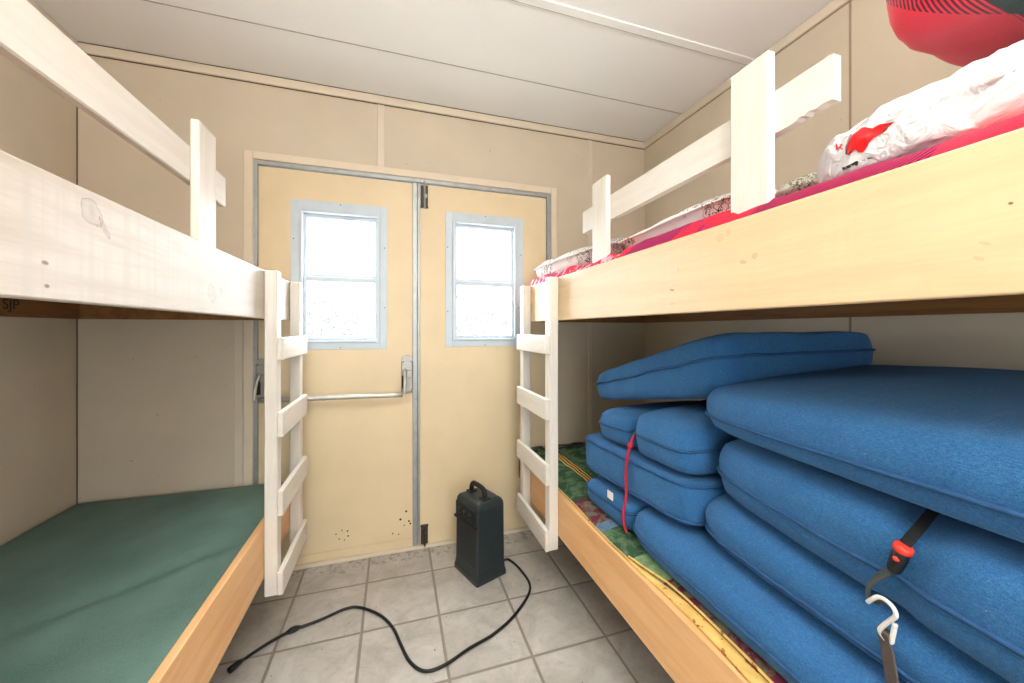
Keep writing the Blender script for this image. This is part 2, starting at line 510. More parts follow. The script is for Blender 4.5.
def catmull(pts, n=8, closed=False):
    pts = [Vector(p) for p in pts]
    out = []
    N = len(pts)
    rng = range(N) if closed else range(N - 1)
    for i in rng:
        g = lambda j: pts[j % N] if closed else pts[max(0, min(N - 1, j))]
        p0, p1, p2, p3 = g(i - 1), g(i), g(i + 1), g(i + 2)
        for k in range(n):
            t = k / n
            out.append(0.5 * ((2 * p1) + (-p0 + p2) * t + (2 * p0 - 5 * p1 + 4 * p2 - p3) * t * t + (-p0 + 3 * p1 - 3 * p2 + p3) * t ** 3))
    if not closed: out.append(pts[-1])
    return out

def ribbon(bm, pts, widths_dir, width, thick, nrm=None):
    """flat band along pts: widths_dir = list of side vectors, nrm = list of normals"""
    rows = []
    for i, p in enumerate(pts):
        p = Vector(p); s = Vector(widths_dir[i]).normalized(); m = Vector(nrm[i]).normalized()
        w = width[i] if isinstance(width, (list, tuple)) else width
        rows.append([bm.verts.new(p + s * w / 2 + m * thick), bm.verts.new(p - s * w / 2 + m * thick), bm.verts.new(p - s * w / 2), bm.verts.new(p + s * w / 2)])
    for i in range(len(rows) - 1):
        for k in range(4):
            bm.faces.new((rows[i][k], rows[i][(k + 1) % 4], rows[i + 1][(k + 1) % 4], rows[i + 1][k]))
    bm.faces.new(rows[0]); bm.faces.new(list(reversed(rows[-1])))
    bmesh.ops.recalc_face_normals(bm, faces=bm.faces)

def screw(p, r, mat, parent):
    b = bmesh.new()
    bmesh.ops.create_icosphere(b, subdivisions=1, radius=r)
    bmesh.ops.translate(b, verts=b.verts, vec=p)
    return obj('screw', b, mat, parent, smooth=True)

def structure(name, bm, mat, **k):
    return tag(obj(name, bm, mat, **k), kind='structure')

# ------------------------------------------------------------------ room shell
structure('floor', B(XL - 0.1, XR + 0.1, YB - 0.1, D + 0.06, -0.06, 0.0), M['floor'])
cz = bmesh.new()
box(cz, XL - 0.1, XR + 0.1, YB - 0.1, D + 0.1, H, H + 0.06)
structure('ceiling', cz, M['ceiling'])
# ceiling battens across the room (two laps and a thin joint)
bt = bmesh.new(); box(bt, XL, XR, 1.306, 1.345, H - 0.006, H, 0.002, 1)
structure('trim_1', bt, M['ceiling'])
bt = bmesh.new(); box(bt, XL, XR, 1.345, 1.349, H - 0.0025, H)
structure('trim_2', bt, M['gap_grey'])
bt = bmesh.new(); box(bt, XL, XR, 1.763, 1.7665, H - 0.0025, H)
structure('trim_3', bt, M['gap_grey'])
bt = bmesh.new(); box(bt, XL, XR, 0.12, 0.16, H - 0.006, H, 0.002, 1)
structure('trim_4', bt, M['ceiling'])

OX0, OX1, OZ = -0.656, 0.912, 2.032
wf = bmesh.new()
box(wf, XL - 0.1, OX0, D, D + 0.10, 0, H)
box(wf, OX1, XR + 0.1, D, D + 0.10, 0, H)
box(wf, OX0, OX1, D, D + 0.10, OZ, H)
structure('wall_far', wf, M['wall'])
structure('wall_left', B(XL - 0.1, XL, YB - 0.1, D, 0, H), M['wall'])
structure('wall_right', B(XR, XR + 0.1, YB - 0.1, D, 0, H), M['wall'])
wb = bmesh.new()                                           # unseen rear wall, with an opening added to let in fill light
RX0, RX1, RZ0, RZ1 = -0.45, 0.65, 0.75, 1.72
box(wb, XL, RX0, YB - 0.1, YB, 0, H)
box(wb, RX1, XR, YB - 0.1, YB, 0, H)
box(wb, RX0, RX1, YB - 0.1, YB, RZ1, H)
box(wb, RX0, RX1, YB - 0.1, YB, 0, RZ0)
structure('wall_rear', wb, M['wall'])

# trims: cove along the ceiling, wall battens and joints
n_tr = 5
def trim(*a, mat='wall_trim', bev=0.002):
    global n_tr
    structure('trim_%d' % n_tr, B(*a, bev=bev, seg=1), M[mat]); n_tr += 1
trim(XL, XR, D - 0.012, D, H - 0.044, H - 0.003)
trim(XL, XR, D - 0.0125, D - 0.002, H - 0.003, H - 0.0005, mat='gap', bev=0)
trim(XL, XR, D - 0.004, D, H - 0.047, H - 0.044, mat='gap', bev=0)
trim(XR - 0.012, XR, YB, D - 0.012, H - 0.044, H - 0.003)
trim(XR - 0.004, XR, YB, D - 0.012, H - 0.047, H - 0.044, mat='gap_soft', bev=0)
trim(XL, XL + 0.012, YB, D - 0.012, H - 0.044, H - 0.001)
trim(-0.087, -0.052, D - 0.005, D, OZ + 0.038, H - 0.047)
trim(1.168, 1.198, D - 0.005, D, 0, H - 0.047)
trim(XR - 0.0016, XR, 0.9315, 0.9385, 0, H - 0.047, mat='gap_soft', bev=0)
trim(XL, XL + 0.003, D - 0.003, D, 0, H - 0.044, mat='gap', bev=0)
trim(-0.735, -0.7, D - 0.003, D, 0, 1.25)
# door casing
cs = bmesh.new()
for (a, b, z0, z1) in ((OX0 - 0.038, OX0, 0, OZ + 0.038), (OX1, OX1 + 0.038, 0, OZ + 0.038), (OX0, OX1, OZ, OZ + 0.038)):
    box(cs, a, b, D - 0.014, D, z0, z1, 0.003, 2)
structure('trim_%d' % n_tr, cs, M['casing']); n_tr += 1
# metal door frame inside the opening
fr = bmesh.new()
box(fr, OX0, OX0 + 0.017, D - 0.006, D + 0.09, 0, OZ)
box(fr, OX1 - 0.026, OX1, D - 0.006, D + 0.09, 0, OZ)
box(fr, OX0 + 0.017, OX1 - 0.026, D - 0.006, D + 0.09, OZ - 0.022, OZ, 0.002, 1)
structure('trim_%d' % n_tr, fr, M['alu']); n_tr += 1
th = bmesh.new()
box(th, OX0 + 0.017, OX1 - 0.026, D - 0.012, D + 0.09, 0.0, 0.016, 0.003, 2)
structure('trim_%d' % n_tr, th, M['casing']); n_tr += 1
for side, x0, x1, y0, y1 in (('far_left', XL, OX0 - 0.04, D - 0.008, D), ('far_right', OX1 + 0.04, XR, D - 0.008, D)):
    structure('baseboard_' + side, B(x0, x1, y0, y1, 0, 0.06, bev=0.002, seg=1), M['wall_trim'])

# ------------------------------------------------------------------ doors and windows
DY = D + 0.006                                  # face of the door leaves
def leaf(bm, x0, x1, z0, z1, hx0, hx1, hz0, hz1):
    y0, y1 = DY, DY + 0.042
    box(bm, x0, hx0, y0, y1, z0, z1); box(bm, hx1, x1, y0, y1, z0, z1)
    box(bm, hx0, hx1, y0, y1, z0, hz0); box(bm, hx0, hx1, y0, y1, hz1, z1)

def window(n, fx0, fx1, fz0, fz1, gx0, gx1, gz0, gz1, mr):
    root = thing('window_%d' % n, None, None, ((fx0 + fx1) / 2, DY, fz0))
    root['kind'] = 'structure'
    y = DY
    f = bmesh.new()                              # flat screwed flange
    w1, w2 = gx0 - fx0 - 0.028, fx1 - gx1 - 0.028
    a0, a1, b0, b1 = fx0 + w1, fx1 - w2, fz0 + (gz0 - fz0) * 0.55, fz1 - (fz1 - gz1) * 0.6
    for r in ((fx0, a0, fz0, fz1), (a1, fx1, fz0, fz1), (a0, a1, fz0, b0), (a0, a1, b1, fz1)):
        box(f, r[0], r[1], y - 0.004, y, r[2], r[3], 0.001, 1)
    flange = obj('flange', f, M['alu_frame'], root)
    f = bmesh.new()                              # channel frame standing proud, sash inside
    for r in ((a0, a0 + 0.012, b0, b1), (a1 - 0.012, a1, b0, b1), (a0 + 0.012, a1 - 0.012, b0, b0 + 0.012), (a0 + 0.012, a1 - 0.012, b1 - 0.012, b1)):
        box(f, r[0], r[1], y - 0.012, y + 0.042, r[2], r[3], 0.002, 1)
    obj('frame', f, M['alu_frame'], root)
    m = mr + 0.014
    for nm, z0, z1, yy in (('upper_sash', m, b1 - 0.012, y + 0.022), ('lower_sash', b0 + 0.012, m + 0.004, y + 0.006)):
        s = bmesh.new()
        zz0 = z0 if nm == 'upper_sash' else z0
        g0 = gz0 if nm == 'lower_sash' else m + 0.020
        g1 = gz1 if nm == 'upper_sash' else m - 0.020
        for r in ((a0 + 0.012, gx0, z0, z1), (gx1, a1 - 0.012, z0, z1), (gx0, gx1, z0, g0), (gx0, gx1, g1, z1)):
            if r[1] - r[0] > 0.001 and r[3] - r[2] > 0.001:
                box(s, r[0], r[1], yy, yy + 0.014, r[2], r[3], 0.002, 1)
        so = obj(nm, s, M['alu_frame'], root)
        obj('pane', B(gx0, gx1, yy + 0.005, yy + 0.008, g0, g1), M['glass'], so)
    for (sx, sz) in ((fx0 + 0.012, fz0 + 0.2), (fx0 + 0.012, fz1 - 0.2), (fx1 - 0.012, fz0 + 0.22), (fx1 - 0.012, fz1 - 0.22), ((fx0 + fx1) / 2, fz1 - 0.01), ((fx0 + fx1) / 2, fz0 + 0.01)):
        screw((sx, y - 0.004, sz), 0.0035, M['dark_steel'], flange)
    return root

W1 = (-0.497, -0.039, 1.10, 1.860)
G1 = (-0.428, -0.102, 1.163, 1.780)
W2 = (0.273, 0.733, 1.105, 1.868)
G2 = (0.340, 0.664, 1.171, 1.792)
d1 = thing('door_1', None, None, (OX0 + 0.017, DY, 0)); d1['kind'] = 'structure'
lf = bmesh.new()
leaf(lf, -0.637, 0.094, 0.062, 2.006, G1[0] - 0.03, G1[1] + 0.03, G1[2] - 0.03, G1[3] + 0.03)
obj('leaf', lf, M['door'], d1)
obj('kick_rail', B(-0.637, 0.094, DY - 0.003, DY + 0.042, 0.018, 0.060, bev=0.002, seg=1), M['door'], d1)
gm = bmesh.new()
rnd = random.Random(4)
for (x, z) in ((-0.29, 0.142), (-0.262, 0.158), (-0.235, 0.15), (-0.275, 0.115), (-0.25, 0.105), (-0.232, 0.124), (0.03, 0.17), (0.06, 0.21), (0.075, 0.155), (0.05, 0.135), (0.082, 0.14), (-0.01, 0.10), (0.02, 0.092)):
    r = bmesh.ops.create_uvsphere(gm, u_segments=8, v_segments=5, radius=rnd.uniform(0.003, 0.0065))
    for v in r['verts']: v.co.y *= 0.15
    bmesh.ops.translate(gm, verts=r['verts'], vec=(x, DY, z))
obj('grime_spots', gm, M['grime'], d1, smooth=True)
# astragal
ag = bmesh.new()
box(ag, 0.094, 0.118, DY - 0.012, DY + 0.042, 0.018, 2.008, 0.003, 2)
box(ag, 0.120, 0.133, DY - 0.006, DY + 0.042, 0.018, 2.008, 0.002, 1)
obj('astragal', ag, M['alu'], d1)
# panic bar
pb = bmesh.new()
tube(pb, catmull([(-0.61, DY - 0.085, 0.868), (-0.4, DY - 0.085, 0.868), (-0.2, DY - 0.085, 0.866), (0.04, DY - 0.085, 0.863)], 4), 0.0135, 10)
bar = obj('panic_bar', pb, M['bar'], d1, smooth=True)
for (bx, nm) in ((-0.645, 'hinge_case'), (0.034, 'latch_case')):
    cx = bx + 0.031
    c_ = bmesh.new()
    box(c_, cx - 0.031, cx + 0.031, DY - 0.02, DY, 0.862, 1.035, 0.006, 2)
    r = bmesh.ops.create_cone(c_, cap_ends=True, segments=24, radius1=0.0305, radius2=0.0305, depth=0.018)
    bmesh.ops.rotate(c_, verts=r['verts'], cent=(0, 0, 0), matrix=Matrix.Rotation(PI / 2, 3, 'X'))
    bmesh.ops.translate(c_, verts=r['verts'], vec=(cx, DY - 0.009, 1.033))
    cs_ = obj(nm, c_, M['steel'], d1)
    a_ = bmesh.new()                              # swinging arm down to the bar
    tube(a_, catmull([(cx - 0.012, DY - 0.022, 0.985), (cx - 0.012, DY - 0.05, 0.972), (cx - 0.014, DY - 0.078, 0.92), (cx - 0.016, DY - 0.085, 0.868)], 6), [0.008] * 19, 8)
    obj('arm', a_, M['bar'], cs_, smooth=True)
    k_ = bmesh.new()
    box(k_, cx - 0.005, cx + 0.026, DY - 0.045, DY - 0.02, 0.945, 0.985, 0.004, 2)
    obj('latch_block', k_, M['steel'], cs_)
    for (qx, qz) in ((cx - 0.02, 1.03), (cx + 0.02, 1.03), (cx + 0.02, 0.875), (cx - 0.02, 0.90)):
        screw((qx, DY - 0.02, qz), 0.004, M['dark_steel'], cs_)
    rc = bmesh.new()
    box(rc, cx - 0.028, cx - 0.008, DY - 0.022, DY - 0.018, 0.885, 0.955, 0.003, 1)
    obj('slot', rc, M['black'], cs_)

d2 = thing('door_2', None, None, (OX1 - 0.026, DY, 0)); d2['kind'] = 'structure'
lf = bmesh.new()
leaf(lf, 0.135, 0.884, 0.018, 2.006, G2[0] - 0.03, G2[1] + 0.03, G2[2] - 0.03, G2[3] + 0.03)
obj('leaf', lf, M['door'], d2)
for (z0, z1, nm, mm) in ((1.875, 2.0, 'top_bolt', 'dark_steel'), (0.018, 0.125, 'bottom_bolt', 'dark_steel')):
    b_ = bmesh.new()
    box(b_, 0.138, 0.176, DY - 0.006, DY, z0, z1, 0.002, 1)
    box(b_, 0.140, 0.150, DY - 0.016, DY - 0.006, z0 + 0.01, z1 - 0.02, 0.002, 1)
    box(b_, 0.166, 0.175, DY - 0.013, DY - 0.006, z0 + 0.01, z1 - 0.02, 0.002, 1)
    bo = obj(nm, b_, M[mm], d2)
    r_ = bmesh.new()
    zt = (z0 - 0.0, z1 + 0.022) if nm == 'top_bolt' else (z0 - 0.012, z1 - 0.03)
    tube(r_, [(0.158, DY - 0.013, zt[0]), (0.158, DY - 0.013, zt[1])], 0.006, 8)
    box(r_, 0.158, 0.172, DY - 0.022, DY - 0.012, (z0 + z1) / 2 - 0.01, (z0 + z1) / 2 + 0.012, 0.002, 1)
    obj('bolt_rod', r_, M['alu'] if nm == 'top_bolt' else M['dark_steel'], bo)
    f_ = bmesh.new()
    box(f_, 0.136, 0.178, DY - 0.009, DY, z0 - 0.0, z0 + 0.010, 0.001, 1) if nm == 'top_bolt' else box(f_, 0.136, 0.178, DY - 0.009, DY, z1 - 0.010, z1, 0.001, 1)
    obj('end_plate', f_, M['dark_steel'], bo)
window(1, *W1, *G1, 1.457)
window(2, *W2, *G2, 1.463)

# ------------------------------------------------------------------ bunk beds
FL, FR, TB = -0.45, 0.68, 0.022                 # board faces, board thickness
def knots_local(k, root):
    return [(y - root[1], z - root[2], a, b, t, w) for (y, z, a, b, t, w) in k]

Lr = (-0.88, 1.0, 0.0)
bl = thing('bunk_bed', 'built-in whitewashed pine bunk bed along the left wall, green mattress below', 'bunk bed', Lr)
kl = [(0.752, 1.384, 0.024, 0.020, -0.6, 0.55), (0.779, 1.366, 0.020, 0.005, -0.9, 0.8), (0.670, 1.292, 0.007, 0.004, 0, 1), (0.673, 1.261, 0.006, 0.004, 0, 1), (1.153, 1.297, 0.022, 0.024, 0.4, 0.5), (1.212, 1.392, 0.008, 0.016, 0, 0.6), (1.299, 1.388, 0.008, 0.012, 0, 0.4), (1.206, 1.308, 0.009, 0.010, 0, 0.8)]
M['pine_left'] = wood('pale pine with knots', srgb(204, 195, 182), srgb(182, 168, 148), 'Y', 0.6, 0.42, knots_local(kl, Lr), bands=0.55)
kr = [(0.588, 1.340, 0.008, 0.004, 0.3, 0.8), (0.562, 1.348, 0.006, 0.006, 0, 0.7), (0.24, 1.348, 0.0025, 0.002, 0.4, 1), (0.265, 1.289, 0.005, 0.002, 0.5, 0.6), (0.260, 1.306, 0.005, 0.002, 0.5, 0.6), (0.645, 1.403, 0.010, 0.008, 0.3, 0.4), (0.624, 1.409, 0.006, 0.008, 0, 0.4), (0.794, 1.304, 0.010, 0.0022, 0.2, 0.9), (0.794, 1.268, 0.004, 0.003, 0, 0.8), (0.772, 1.352, 0.004, 0.008, 0, 0.4)]
Rr = (1.14, 1.0, 0.0)
M['pine_right'] = wood('honey pine with knots', srgb(225, 198, 158), srgb(213, 181, 138), 'Y', 0.5, 0.42, knots_local(kr, Rr), bands=0.12)
M['rough_end'] = wood('raw broken pine', srgb(232, 208, 172), srgb(190, 150, 104), 'Z', 1.0, 0.7)

obj('upper_board', B(FL - TB, FL, -0.20, 1.905, 1.242, 1.418, bev=0.003, seg=2), M['pine_left'], bl)
obj('lower_board', B(FL - TB, FL, -0.20, 1.905, 0.303, 0.497, bev=0.003, seg=2), M['pine_low'], bl)
obj('upper_platform', B(XL, FL - TB, -0.20, D - 0.014, 1.322, 1.340), M['ply'], bl)
obj('lower_platform', B(XL, FL - TB, -0.20, D - 0.014, 0.330, 0.352), M['ply'], bl)
cl = bmesh.new(); box(cl, FL - TB - 0.038, FL - TB, -0.18, 1.9, 1.275, 1.322)
obj('ledger', cl, M['ply'], bl)
cl = bmesh.new()
box(cl, XL, XL + 0.04, -0.18, D - 0.014, 1.248, 1.322); box(cl, XL + 0.04, FL - TB - 0.04, D - 0.05, D - 0.014, 1.248, 1.322); box(cl, XL, XL + 0.04, -0.18, D - 0.014, 0.29, 0.33)
obj('wall_cleat', cl, M['ply'], bl)
PT = 0.02
obj('guard_post', B(FL - TB - PT, FL - TB, 1.139, 1.236, 1.30, 1.735, bev=0.003, seg=1), M['white_wood'], bl)
obj('guard_rail', B(FL - TB - 2 * PT, FL - TB - PT, -0.15, 1.353, 1.576, 1.666, bev=0.003, seg=1), M['white_wood_y'], bl)

br = thing('bunk_bed', 'built-in pine bunk bed along the right wall, stacked with blue cushions', 'bunk bed', Rr)
obj('upper_board', B(FR, FR + TB, -0.20, 1.84, 1.243, 1.432, bev=0.003, seg=2), M['pine_right'], br)
obj('lower_board', B(FR, FR + TB, -0.20, 1.84, 0.303, 0.484, bev=0.003, seg=2), M['pine_low'], br)
obj('upper_platform', B(FR + TB, XR, -0.20, D - 0.014, 1.322, 1.340), M['ply'], br)
obj('lower_platform', B(FR + TB, XR, -0.20, D - 0.014, 0.330, 0.352), M['ply'], br)
cl = bmesh.new(); box(cl, FR + TB, FR + TB + 0.038, -0.18, 1.82, 1.275, 1.322)
obj('ledger', cl, M['ply'], br)
cl = bmesh.new()
box(cl, XR - 0.04, XR, -0.18, D - 0.014, 1.248, 1.322); box(cl, FR + TB + 0.04, XR - 0.04, D - 0.05, D - 0.014, 1.248, 1.322); box(cl, XR - 0.04, XR, -0.18, D - 0.014, 0.29, 0.33)
obj('wall_cleat', cl, M['ply'], br)
px = FR + TB
obj('guard_post', B(px, px + PT, 1.144, 1.241, 1.30, 1.743, bev=0.003, seg=1), M['white_wood'], br)
obj('guard_post', B(px, px + PT, 0.551, 0.640, 1.30, 1.755, bev=0.003, seg=1), M['white_wood'], br)
rl = bmesh.new()                                # rail with a broken near end
prof = [(1.350, 1.674), (1.350, 1.588), (0.60, 1.592), (0.525, 1.593), (0.513, 1.595), (0.506, 1.599), (0.497, 1.597), (0.490, 1.602), (0.478, 1.599), (0.465, 1.602), (0.450, 1.600), (0.450, 1.679), (0.6, 1.675)]
vf = [rl.verts.new((px + PT, y, z)) for y, z in prof]
vb = [rl.verts.new((px + 2 * PT, y, z)) for y, z in prof]
rl.faces.new(vf); rl.faces.new(list(reversed(vb)))
for i in range(len(prof)):
    j = (i + 1) % len(prof)
    rl.faces.new((vf[i], vb[i], vb[j], vf[j]))
bmesh.ops.recalc_face_normals(rl, faces=rl.faces)
obj('guard_rail', rl, M['white_wood_y'], br)

# lumber stamp on the left bunk's ledger
def text_mesh(body, size, name, mat, parent, loc, rot, extrude=0.0003):
    cu = bpy.data.curves.new(name, 'FONT')
    cu.body = body; cu.size = size; cu.extrude = extrude
    tmp = bpy.data.objects.new('tmp', cu)
    COL.objects.link(tmp)
    dg = bpy.context.evaluated_depsgraph_get()
    me = bpy.data.meshes.new_from_object(tmp.evaluated_get(dg))
    bpy.data.objects.remove(tmp); bpy.data.curves.remove(cu)
    me.name = name
    me.transform(Matrix.Translation(Vector(loc) - (origin(parent) if parent else Vector((0, 0, 0)))) @ rot.to_matrix().to_4x4())
    me.materials.clear(); me.materials.append(mat)
    o = bpy.data.objects.new(name, me)
    o.parent = parent
    COL.objects.link(o)
    return o

from mathutils import Euler
text_mesh('SJP', 0.050, 'lumber_stamp', M['black'], bl, (XL + 0.0405, 1.737, 1.274), Euler((PI / 2, 0, PI / 2)))

# ------------------------------------------------------------------ ladders
def ladder(label, sgn, xb, y0, y1, ztop, zbot, rungs, root_loc):
    r = thing('bunk_ladder', label, 'ladder', root_loc)
    xa, xs = xb + 0.001 * sgn, xb + sgn * 0.043
    for y in (y0, y1 - 0.05):
        obj('stile', B(min(xa, xs), max(xa, xs), y, y + 0.05, zbot, ztop, bev=0.003, seg=1), M['white_wood'], r)
    x2 = xs + sgn * 0.019
    for (z0, z1) in rungs:
        rg = obj('rung', B(min(xs, x2), max(xs, x2), y0 - 0.004, y1 + 0.004, z0, z1, bev=0.003, seg=1), M['white_wood_y'], r)
        for y in (y0 + 0.02, y1 - 0.025):
            for z in (z0 + 0.03, z1 - 0.03):
                screw((x2 - sgn * 0.0015, y, z), 0.003, M['steel'], rg)
ladder('white wooden ladder on the left bunk, next to the green mattress', 1, FL, 1.552, 1.945, 1.418, 0.236,
       ((1.092, 1.174), (0.81, 0.903), (0.524, 0.616), (0.236, 0.322)), (FL + 0.03, 1.75, 0.236))
ladder('white wooden ladder on the right bunk, beside the black heater', -1, FR, 1.49, 1.885, 1.432, 0.246,
       ((1.096, 1.178), (0.812, 0.903), (0.530, 0.621), (0.246, 0.336)), (FR - 0.03, 1.69, 0.246))

# ------------------------------------------------------------------ soft goods
def fbm(p, seed, s):
    return noise.noise(Vector(p) * s + Vector((seed * 7.3, seed * 3.1, seed * 1.7)))

def pillow_bm(corn, zb, zt, p=5.0, edge=0.55, crown=0.35, bulge=0.03, N=30, K=6, seed=1, wr=0.004, wscale=9.0, deform=None, ledge=None):
    """stuffed cushion over a quadrilateral plan. corn = far-front, near-front, near-back, far-back (x, y); zb / zt the same order.
    edge = height of the boxed side as a share of the thickness, the rest is crown. Returns bmesh and a surface function."""
    c = [Vector((x, y, 0)) for x, y in corn]
    if ledge is None: ledge = edge if edge < 0.3 else max(edge, 0.78)
    def bil(vals, u, v):
        a, b = (1 + u) / 2, (1 + v) / 2                      # u: far->near, v: front->back
        return vals[0] * (1 - a) * (1 - b) + vals[1] * a * (1 - b) + vals[2] * a * b + vals[3] * (1 - a) * b
    def S_(u, v, w):
        m = max(abs(u), abs(v))
        r = (abs(u) ** p + abs(v) ** p) ** (1 / p) if m > 0 else 1
        f = m / r if r > 0 else 1
        uu, vv = u * f, v * f
        q = max(0.0, 1 - m ** 2.6)
        if m >= 0.999:                                       # on the side wall: bulges out a little
            k = 1 + bulge * (1 - w * w)
            uu, vv = uu * k, vv * k
        hgt = edge + (1 - edge) * q ** 0.6
        P = bil(c, uu, vv)
        z0, z1 = bil(zb, uu, vv), bil(zt, uu, vv)
        mid, half = (z0 + z1) / 2, (z1 - z0) / 2
        lowf = ledge + (1 - ledge) * min(1.0, q * 3.0) ** 0.6  # the underside lies flat
        P.z = mid + half * w * (hgt if w > 0 else lowf)
        # tension wrinkles, stronger near the seams
        a = wr * (0.35 + 0.65 * m ** 3)
        d = fbm(P, seed, wscale) + 0.5 * fbm(P, seed + 5, wscale * 2.3)
        P.z += a * d * (1 if w > 0 else 0.3)
        if m >= 0.999:
            P.x += a * 0.8 * fbm(P, seed + 9, wscale * 1.6); P.y += a * 0.8 * fbm(P, seed + 11, wscale * 1.6)
        if deform: P = deform(P, u, v, w)
        return P
    bm = bmesh.new()
    vert = {}
    def V(key, P):
        if key not in vert: vert[key] = bm.verts.new(P)
        return vert[key]
    g = lambda i: math.sin((-1 + 2 * i / N) * PI / 2) * 0.55 + (-1 + 2 * i / N) * 0.45
    ring = [(i, 0) for i in range(N)] + [(N, j) for j in range(N)] + [(N - i, N) for i in range(N)] + [(0, N - j) for j in range(N)]
    def vt(i, j, l):
        edge_ = i in (0, N) or j in (0, N)
        if l == 0 or l == K:
            return V((i, j, l), S_(g(i), g(j), -1 if l == 0 else 1))
        return V((i, j, l), S_(g(i), g(j), -1 + 2 * l / K))
    for l in (0, K):
        for i in range(N):
            for j in range(N):
                bm.faces.new((vt(i, j, l), vt(i + 1, j, l), vt(i + 1, j + 1, l), vt(i, j + 1, l)))
    for n_ in range(len(ring)):
        a, b = ring[n_], ring[(n_ + 1) % len(ring)]
        for l in range(K):
            bm.faces.new((vt(*a, l), vt(*b, l), vt(*b, l + 1), vt(*a, l + 1)))
    bmesh.ops.recalc_face_normals(bm, faces=bm.faces)
    loops = lambda w, out=0.0: [S_(g(i), g(j), w) for i, j in ring]
    return bm, loops

def piping_bm(loops, w, r=0.0045):
    b = bmesh.new()
    pts = loops(w)
    cen = sum(pts, Vector()) / len(pts)
    pts = [p + (Vector((p.x - cen.x, p.y - cen.y, 0)).normalized() * r * 0.5) for p in pts]
    tube(b, pts, r, 6, closed=True)
    return b

BVH = {}
def cushion(label, corn, zb, zt, pipes=(0.0,), group=None, key=None, **k):
    base = (sum(c[0] for c in corn) / 4, sum(c[1] for c in corn) / 4, min(zb))
    r = thing('denim_cushion', label, 'cushion', base, 'blue cushions on the lower right bunk')
    bm, loops = pillow_bm(corn, zb, zt, **k)
    if key: BVH[key] = BVHTree.FromBMesh(bm)
    obj('cover', bm, M['denim'], r, smooth=True)
    for w in pipes:
        obj('piping', piping_bm(loops, w), M['piping'], r, smooth=True)
    return r

# --- left lower mattress
def mattress():
    bm = bmesh.new()
    x0, x1, y0, y1 = XL + 0.002, FL - TB - 0.001, -0.19, D - 0.010
    nx, ny = 40, 80
    def top(x, y):
        u = (x - x0) / (x1 - x0); v = (y - y0) / (y1 - y0)
        z = 0.462 + 0.006 * fbm((x, y, 0), 3, 2.2)
        # soft valleys where people have lain
        z += 0.004 * math.sin((y * 1.0 + x * 0.55) * 24) * math.exp(-((v - 0.45) / 0.30) ** 2) * u
        z -= 0.013 * math.exp(-(((y - 1.55) - (x + 0.5) * 0.75) / 0.035) ** 2) * max(0, min(1, (u - 0.1) * 3))
        e = min(u, 1 - u, v * 2, (1 - v) * 2)
        z -= 0.022 * max(0, 1 - e / 0.045) ** 2
        return z
    g = [[bm.verts.new((x0 + (x1 - x0) * i / nx, y0 + (y1 - y0) * j / ny, top(x0 + (x1 - x0) * i / nx, y0 + (y1 - y0) * j / ny))) for j in range(ny + 1)] for i in range(nx + 1)]
    b = [[bm.verts.new((v.co.x, v.co.y, 0.353)) for v in row] for row in g]
    for i in range(nx):
        for j in range(ny):
            bm.faces.new((g[i][j], g[i + 1][j], g[i + 1][j + 1], g[i][j + 1]))
    rim = [(i, 0) for i in range(nx)] + [(nx, j) for j in range(ny)] + [(nx - i, ny) for i in range(nx)] + [(0, ny - j) for j in range(ny)]
    for n_ in range(len(rim)):
        a, c = rim[n_], rim[(n_ + 1) % len(rim)]
        bm.faces.new((g[a[0]][a[1]], b[a[0]][a[1]], b[c[0]][c[1]], g[c[0]][c[1]]))
    for i in range(nx):
        for j in range(ny):
            bm.faces.new((b[i][j], b[i][j + 1], b[i + 1][j + 1], b[i + 1][j]))
    bmesh.ops.recalc_face_normals(bm, faces=bm.faces)
    r = thing('mattress', 'flat green canvas mattress on the lower left bunk', 'mattress', (-0.9, 1.0, 0.353))
    obj('cover', bm, M['green_vinyl'], r, smooth=True)
    pp = bmesh.new()
    tube(pp, [(x1 - 0.004, y0 + 0.02 + (y1 - y0 - 0.04) * t / 60, top(x1 - 0.004, y0 + 0.02 + (y1 - y0 - 0.04) * t / 60) + 0.002) for t in range(61)], 0.003, 6)
    obj('seam', pp, M['green_vinyl'], r, smooth=True)
mattress()

